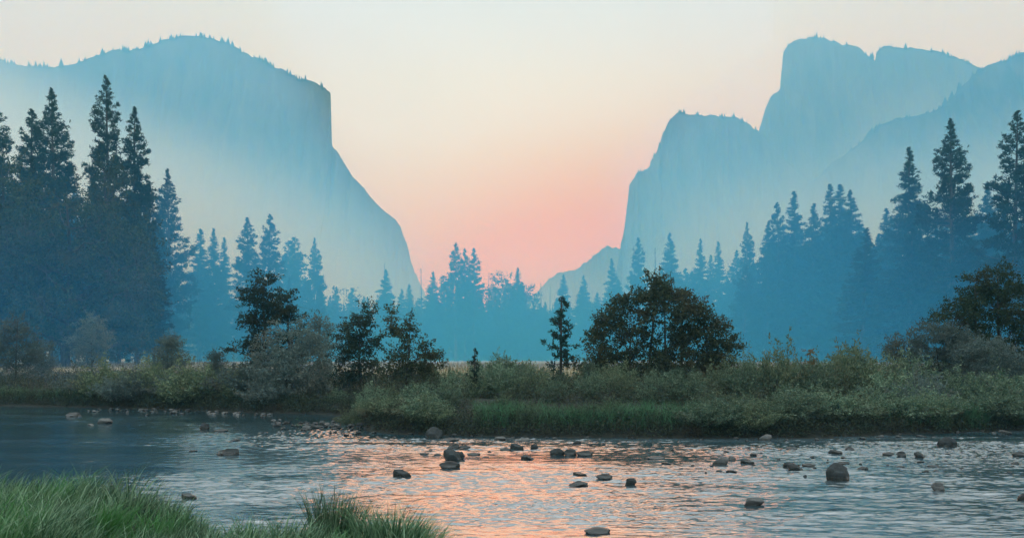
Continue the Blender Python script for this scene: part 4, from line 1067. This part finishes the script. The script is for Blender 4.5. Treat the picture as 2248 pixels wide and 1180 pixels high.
rocks = [
 (883, 1047, 42, 23, 'lone round dark rock left of the orange reflection', 1),
 (992, 1013, 42, 34, 'tallest upright rock in the orange reflection', 0),
 (1008, 1008, 30, 18, 'small shoulder rock leaning on the tallest upright rock', 2),
 (988, 1028, 46, 19, 'flat pointed rock in front of the tallest upright rock', 3),
 (958, 962, 46, 24, 'big dark rock at the end of the gravel bar', 4),
 (985, 968, 46, 10, 'flat rock touching the big rock of the gravel bar', 5),
 (995, 985, 30, 14, 'dark lump behind the tallest upright rock', 1),
 (1020, 985, 26, 10, 'low slanting rock beside the dark lump', 3),
 (1135, 987, 30, 20, 'domed rock, tallest of the four below the sedge', 1),
 (1110, 990, 26, 9, 'flat rock left of the domed rock', 3),
 (1173, 986, 22, 12, 'small round rock right of the domed rock', 2),
 (1158, 1008, 30, 12, 'wedge shaped rock in front of the domed rock', 5),
 (1219, 1000, 38, 16, 'left end rock of the long dark row', 4),
 (1252, 1000, 36, 15, 'middle rock of the long dark row', 2),
 (1284, 1000, 38, 13, 'right end rock of the long dark row', 3),
 (1267, 974, 18, 9, 'small dark rock close to the sedge shade', 0),
 (1040, 999, 30, 7, 'low flat rock just past the tallest upright rock', 3),
 (1065, 1004, 16, 4, 'tiny stone trailing the low flat rock', 5),
 (932, 997, 22, 5, 'thin dark stone left of the tallest upright rock', 3),
 (1273, 1043, 32, 10, 'smooth oval rock at the upper corner of the group of four', 1),
 (1327, 1051, 38, 13, 'greenish smooth rock in the group of four', 3),
 (1268, 1067, 44, 14, 'widest smooth rock of the group of four, lapped by water', 5),
 (1384, 1064, 32, 16, 'dark pointed rock right of the group of four', 2),
 (1312, 1172, 60, 15, 'flat rock nearly sunk at the bottom of the picture', 3),
 (1583, 1019, 36, 20, 'rounded rock with a paler companion in midstream', 0),
 (1606, 1010, 18, 10, 'paler small stone behind the rounded midstream rock', 4),
 (1641, 1018, 30, 14, 'humped rock right of the rounded midstream rock', 1),
 (1608, 1037, 27, 8, 'low dark stone in front of the midstream pair', 5),
 (1579, 1034, 14, 4, 'smallest stone in front of the midstream pair', 3),
 (1655, 1108, 54, 17, 'ragged slab rock alone in the pale water', 2),
 (1845, 1054, 64, 36, 'large square topped boulder, biggest rock in the river', 4),
 (1852, 1018, 24, 8, 'small stone just behind the large square boulder', 1),
 (1745, 1033, 36, 18, 'wide rock left of the large square boulder', 0),
 (1728, 1026, 28, 12, 'darker rock behind the wide rock', 2),
 (1775, 1024, 30, 9, 'flat stone between the wide rock and the boulder', 3),
 (1767, 1047, 8, 8, 'pebble sized stone by the wide rock', 1),
 (1834, 997, 30, 14, 'dark rock upstream behind the boulder', 1),
 (1868, 990, 24, 9, 'glinting rock beside the dark upstream rock', 4),
 (1893, 1030, 24, 9, 'low round stone right of the boulder', 5),
 (1738, 987, 26, 8, 'flat glistening stone near the undercut bank', 3),
 (1950, 999, 28, 9, 'wet flat rock, first of the row by the shaded bank', 3),
 (1980, 1002, 26, 12, 'second rock of the row by the shaded bank', 2),
 (2018, 1004, 24, 15, 'third, roundest rock of the row by the shaded bank', 0),
 (2022, 1015, 18, 5, 'tiny dark stone below the roundest row rock', 5),
 (2048, 1025, 28, 7, 'thin pointed rock in the broken water', 3),
 (1975, 1026, 20, 6, 'thin stone left of the thin pointed rock', 5),
 (2073, 982, 52, 22, 'broad dark boulder close to the grassy bank', 4),
 (2022, 960, 22, 8, 'small rock at the foot of the biggest grass mound', 1),
 (2061, 1078, 36, 20, 'triangular rock alone in the lower pale water', 2),
 (2238, 1001, 34, 12, 'long rock at the frame edge', 3),
 (2228, 1019, 16, 8, 'little rock below the long frame edge rock', 1),
 (2246, 1096, 26, 18, 'rock cut by the frame edge low in the picture', 0),
 (1440, 1007, 44, 7, 'barely covered rock in the dark streaks below the alder', 3),
 (1466, 1019, 28, 7, 'low rock beside the barely covered one', 5),
 (500, 998, 50, 19, 'rusty brown rock in the blue pool', 1),
 (452, 942, 24, 14, 'dark block left of the gravel bar', 4),
 (486, 947, 30, 7, 'flat stone beside the dark block', 3),
 (516, 967, 22, 6, 'small flat stone above the rusty brown rock', 5),
 (424, 990, 18, 4, 'tiny stone left of the rusty brown rock', 3),
 (232, 929, 36, 12, 'wet pale rock near the dark shrubs of the pool', 2),
 (198, 933, 14, 4, 'tiny stone beside the wet pale rock', 3),
 (415, 1093, 38, 14, 'half sunken brown stone beside the flowing grass', 1),
 (1098, 966, 32, 9, 'grey stone in the shade under the sedge', 2),
 (1146, 968, 34, 10, 'second grey stone in the shade under the sedge', 4),
 (1098, 957, 0, 0, None, 0),
 (800, 967, 24, 6, 'flat stone before the tip of the gravel bar', 3),
]
for q in rocks:
    if q[4] is None: continue
    rock(*q[:5], k=q[5], pale=('pale' in q[4] or 'grey stone' in q[4]))
rock(1680, 966, 30, 16, 'pale rounded stone against the dark undercut bank', 0, 'stones along the far waterline', True)
rock(2204, 950, 24, 9, 'pale flat stone at the waterline by the frame edge', 1, 'stones along the far waterline', True)
rock(160, 914, 36, 9, 'whitish stone standing in for white foam glints in the quiet pool', 2, 'stones along the far waterline', True)  # pale rock added in place of white foam and glints on the water
rr = random.Random(9)
for i in range(120):
    u = rr.random(); px_ = 600 + 410 * u
    yb = 926 + 18 * u + rr.gauss(0, 7 if u < .5 else 5) + 6
    yb = max(912, min(964, yb))
    w = rr.uniform(7, 20) * (.8 + .5 * (rr.random() < .15)); rock(px_, yb, w, w * rr.uniform(.3, .5), 'small wet stone in the gravel bar below the rounded grey bush', rr.randrange(6), 'stones of the gravel bar', rr.random() < .08, rr.uniform(0, 6.28), name='stone', z=.02)
for i in range(95):
    if i < 30: px_ = rr.uniform(880, 1420); yb = 962 + 45 * rr.random() ** 1.7
    else: px_ = rr.uniform(1420, 2260); yb = 968 + 75 * rr.random() ** 1.3
    w = rr.uniform(5, 15); rock(px_, yb, w, w * rr.uniform(.22, .42), 'small dark stone breaking the riffle between the larger rocks', rr.randrange(6), 'small stones in the riffle', False, rr.uniform(0, 6.28), name='stone')
for i in range(48):
    px_ = rr.uniform(190, 610); yb = 901 + (px_ - 190) * .022 + rr.gauss(0, 2.5)
    w = rr.uniform(7, 17); rock(px_, yb, w, w * rr.uniform(.3, .5), 'small grey stone on the waterline under the grey shrubs', rr.randrange(6), 'stones on the pool shore', rr.random() < .35, rr.uniform(0, 6.28), name='stone')
for i in range(60):
    px_ = rr.uniform(1000, 2260); yb = np.interp(px_, [p[0] for p in far_px], [p[1] for p in far_px]) + rr.uniform(0, 9) + (rr.random() < .3) * rr.uniform(0, 40)
    w = rr.uniform(6, 18); rock(px_, yb, w, w * rr.uniform(.25, .45), 'small dark stone along the foot of the shaded bank', rr.randrange(6), 'stones under the shaded bank', rr.random() < .2, rr.uniform(0, 6.28), name='stone')
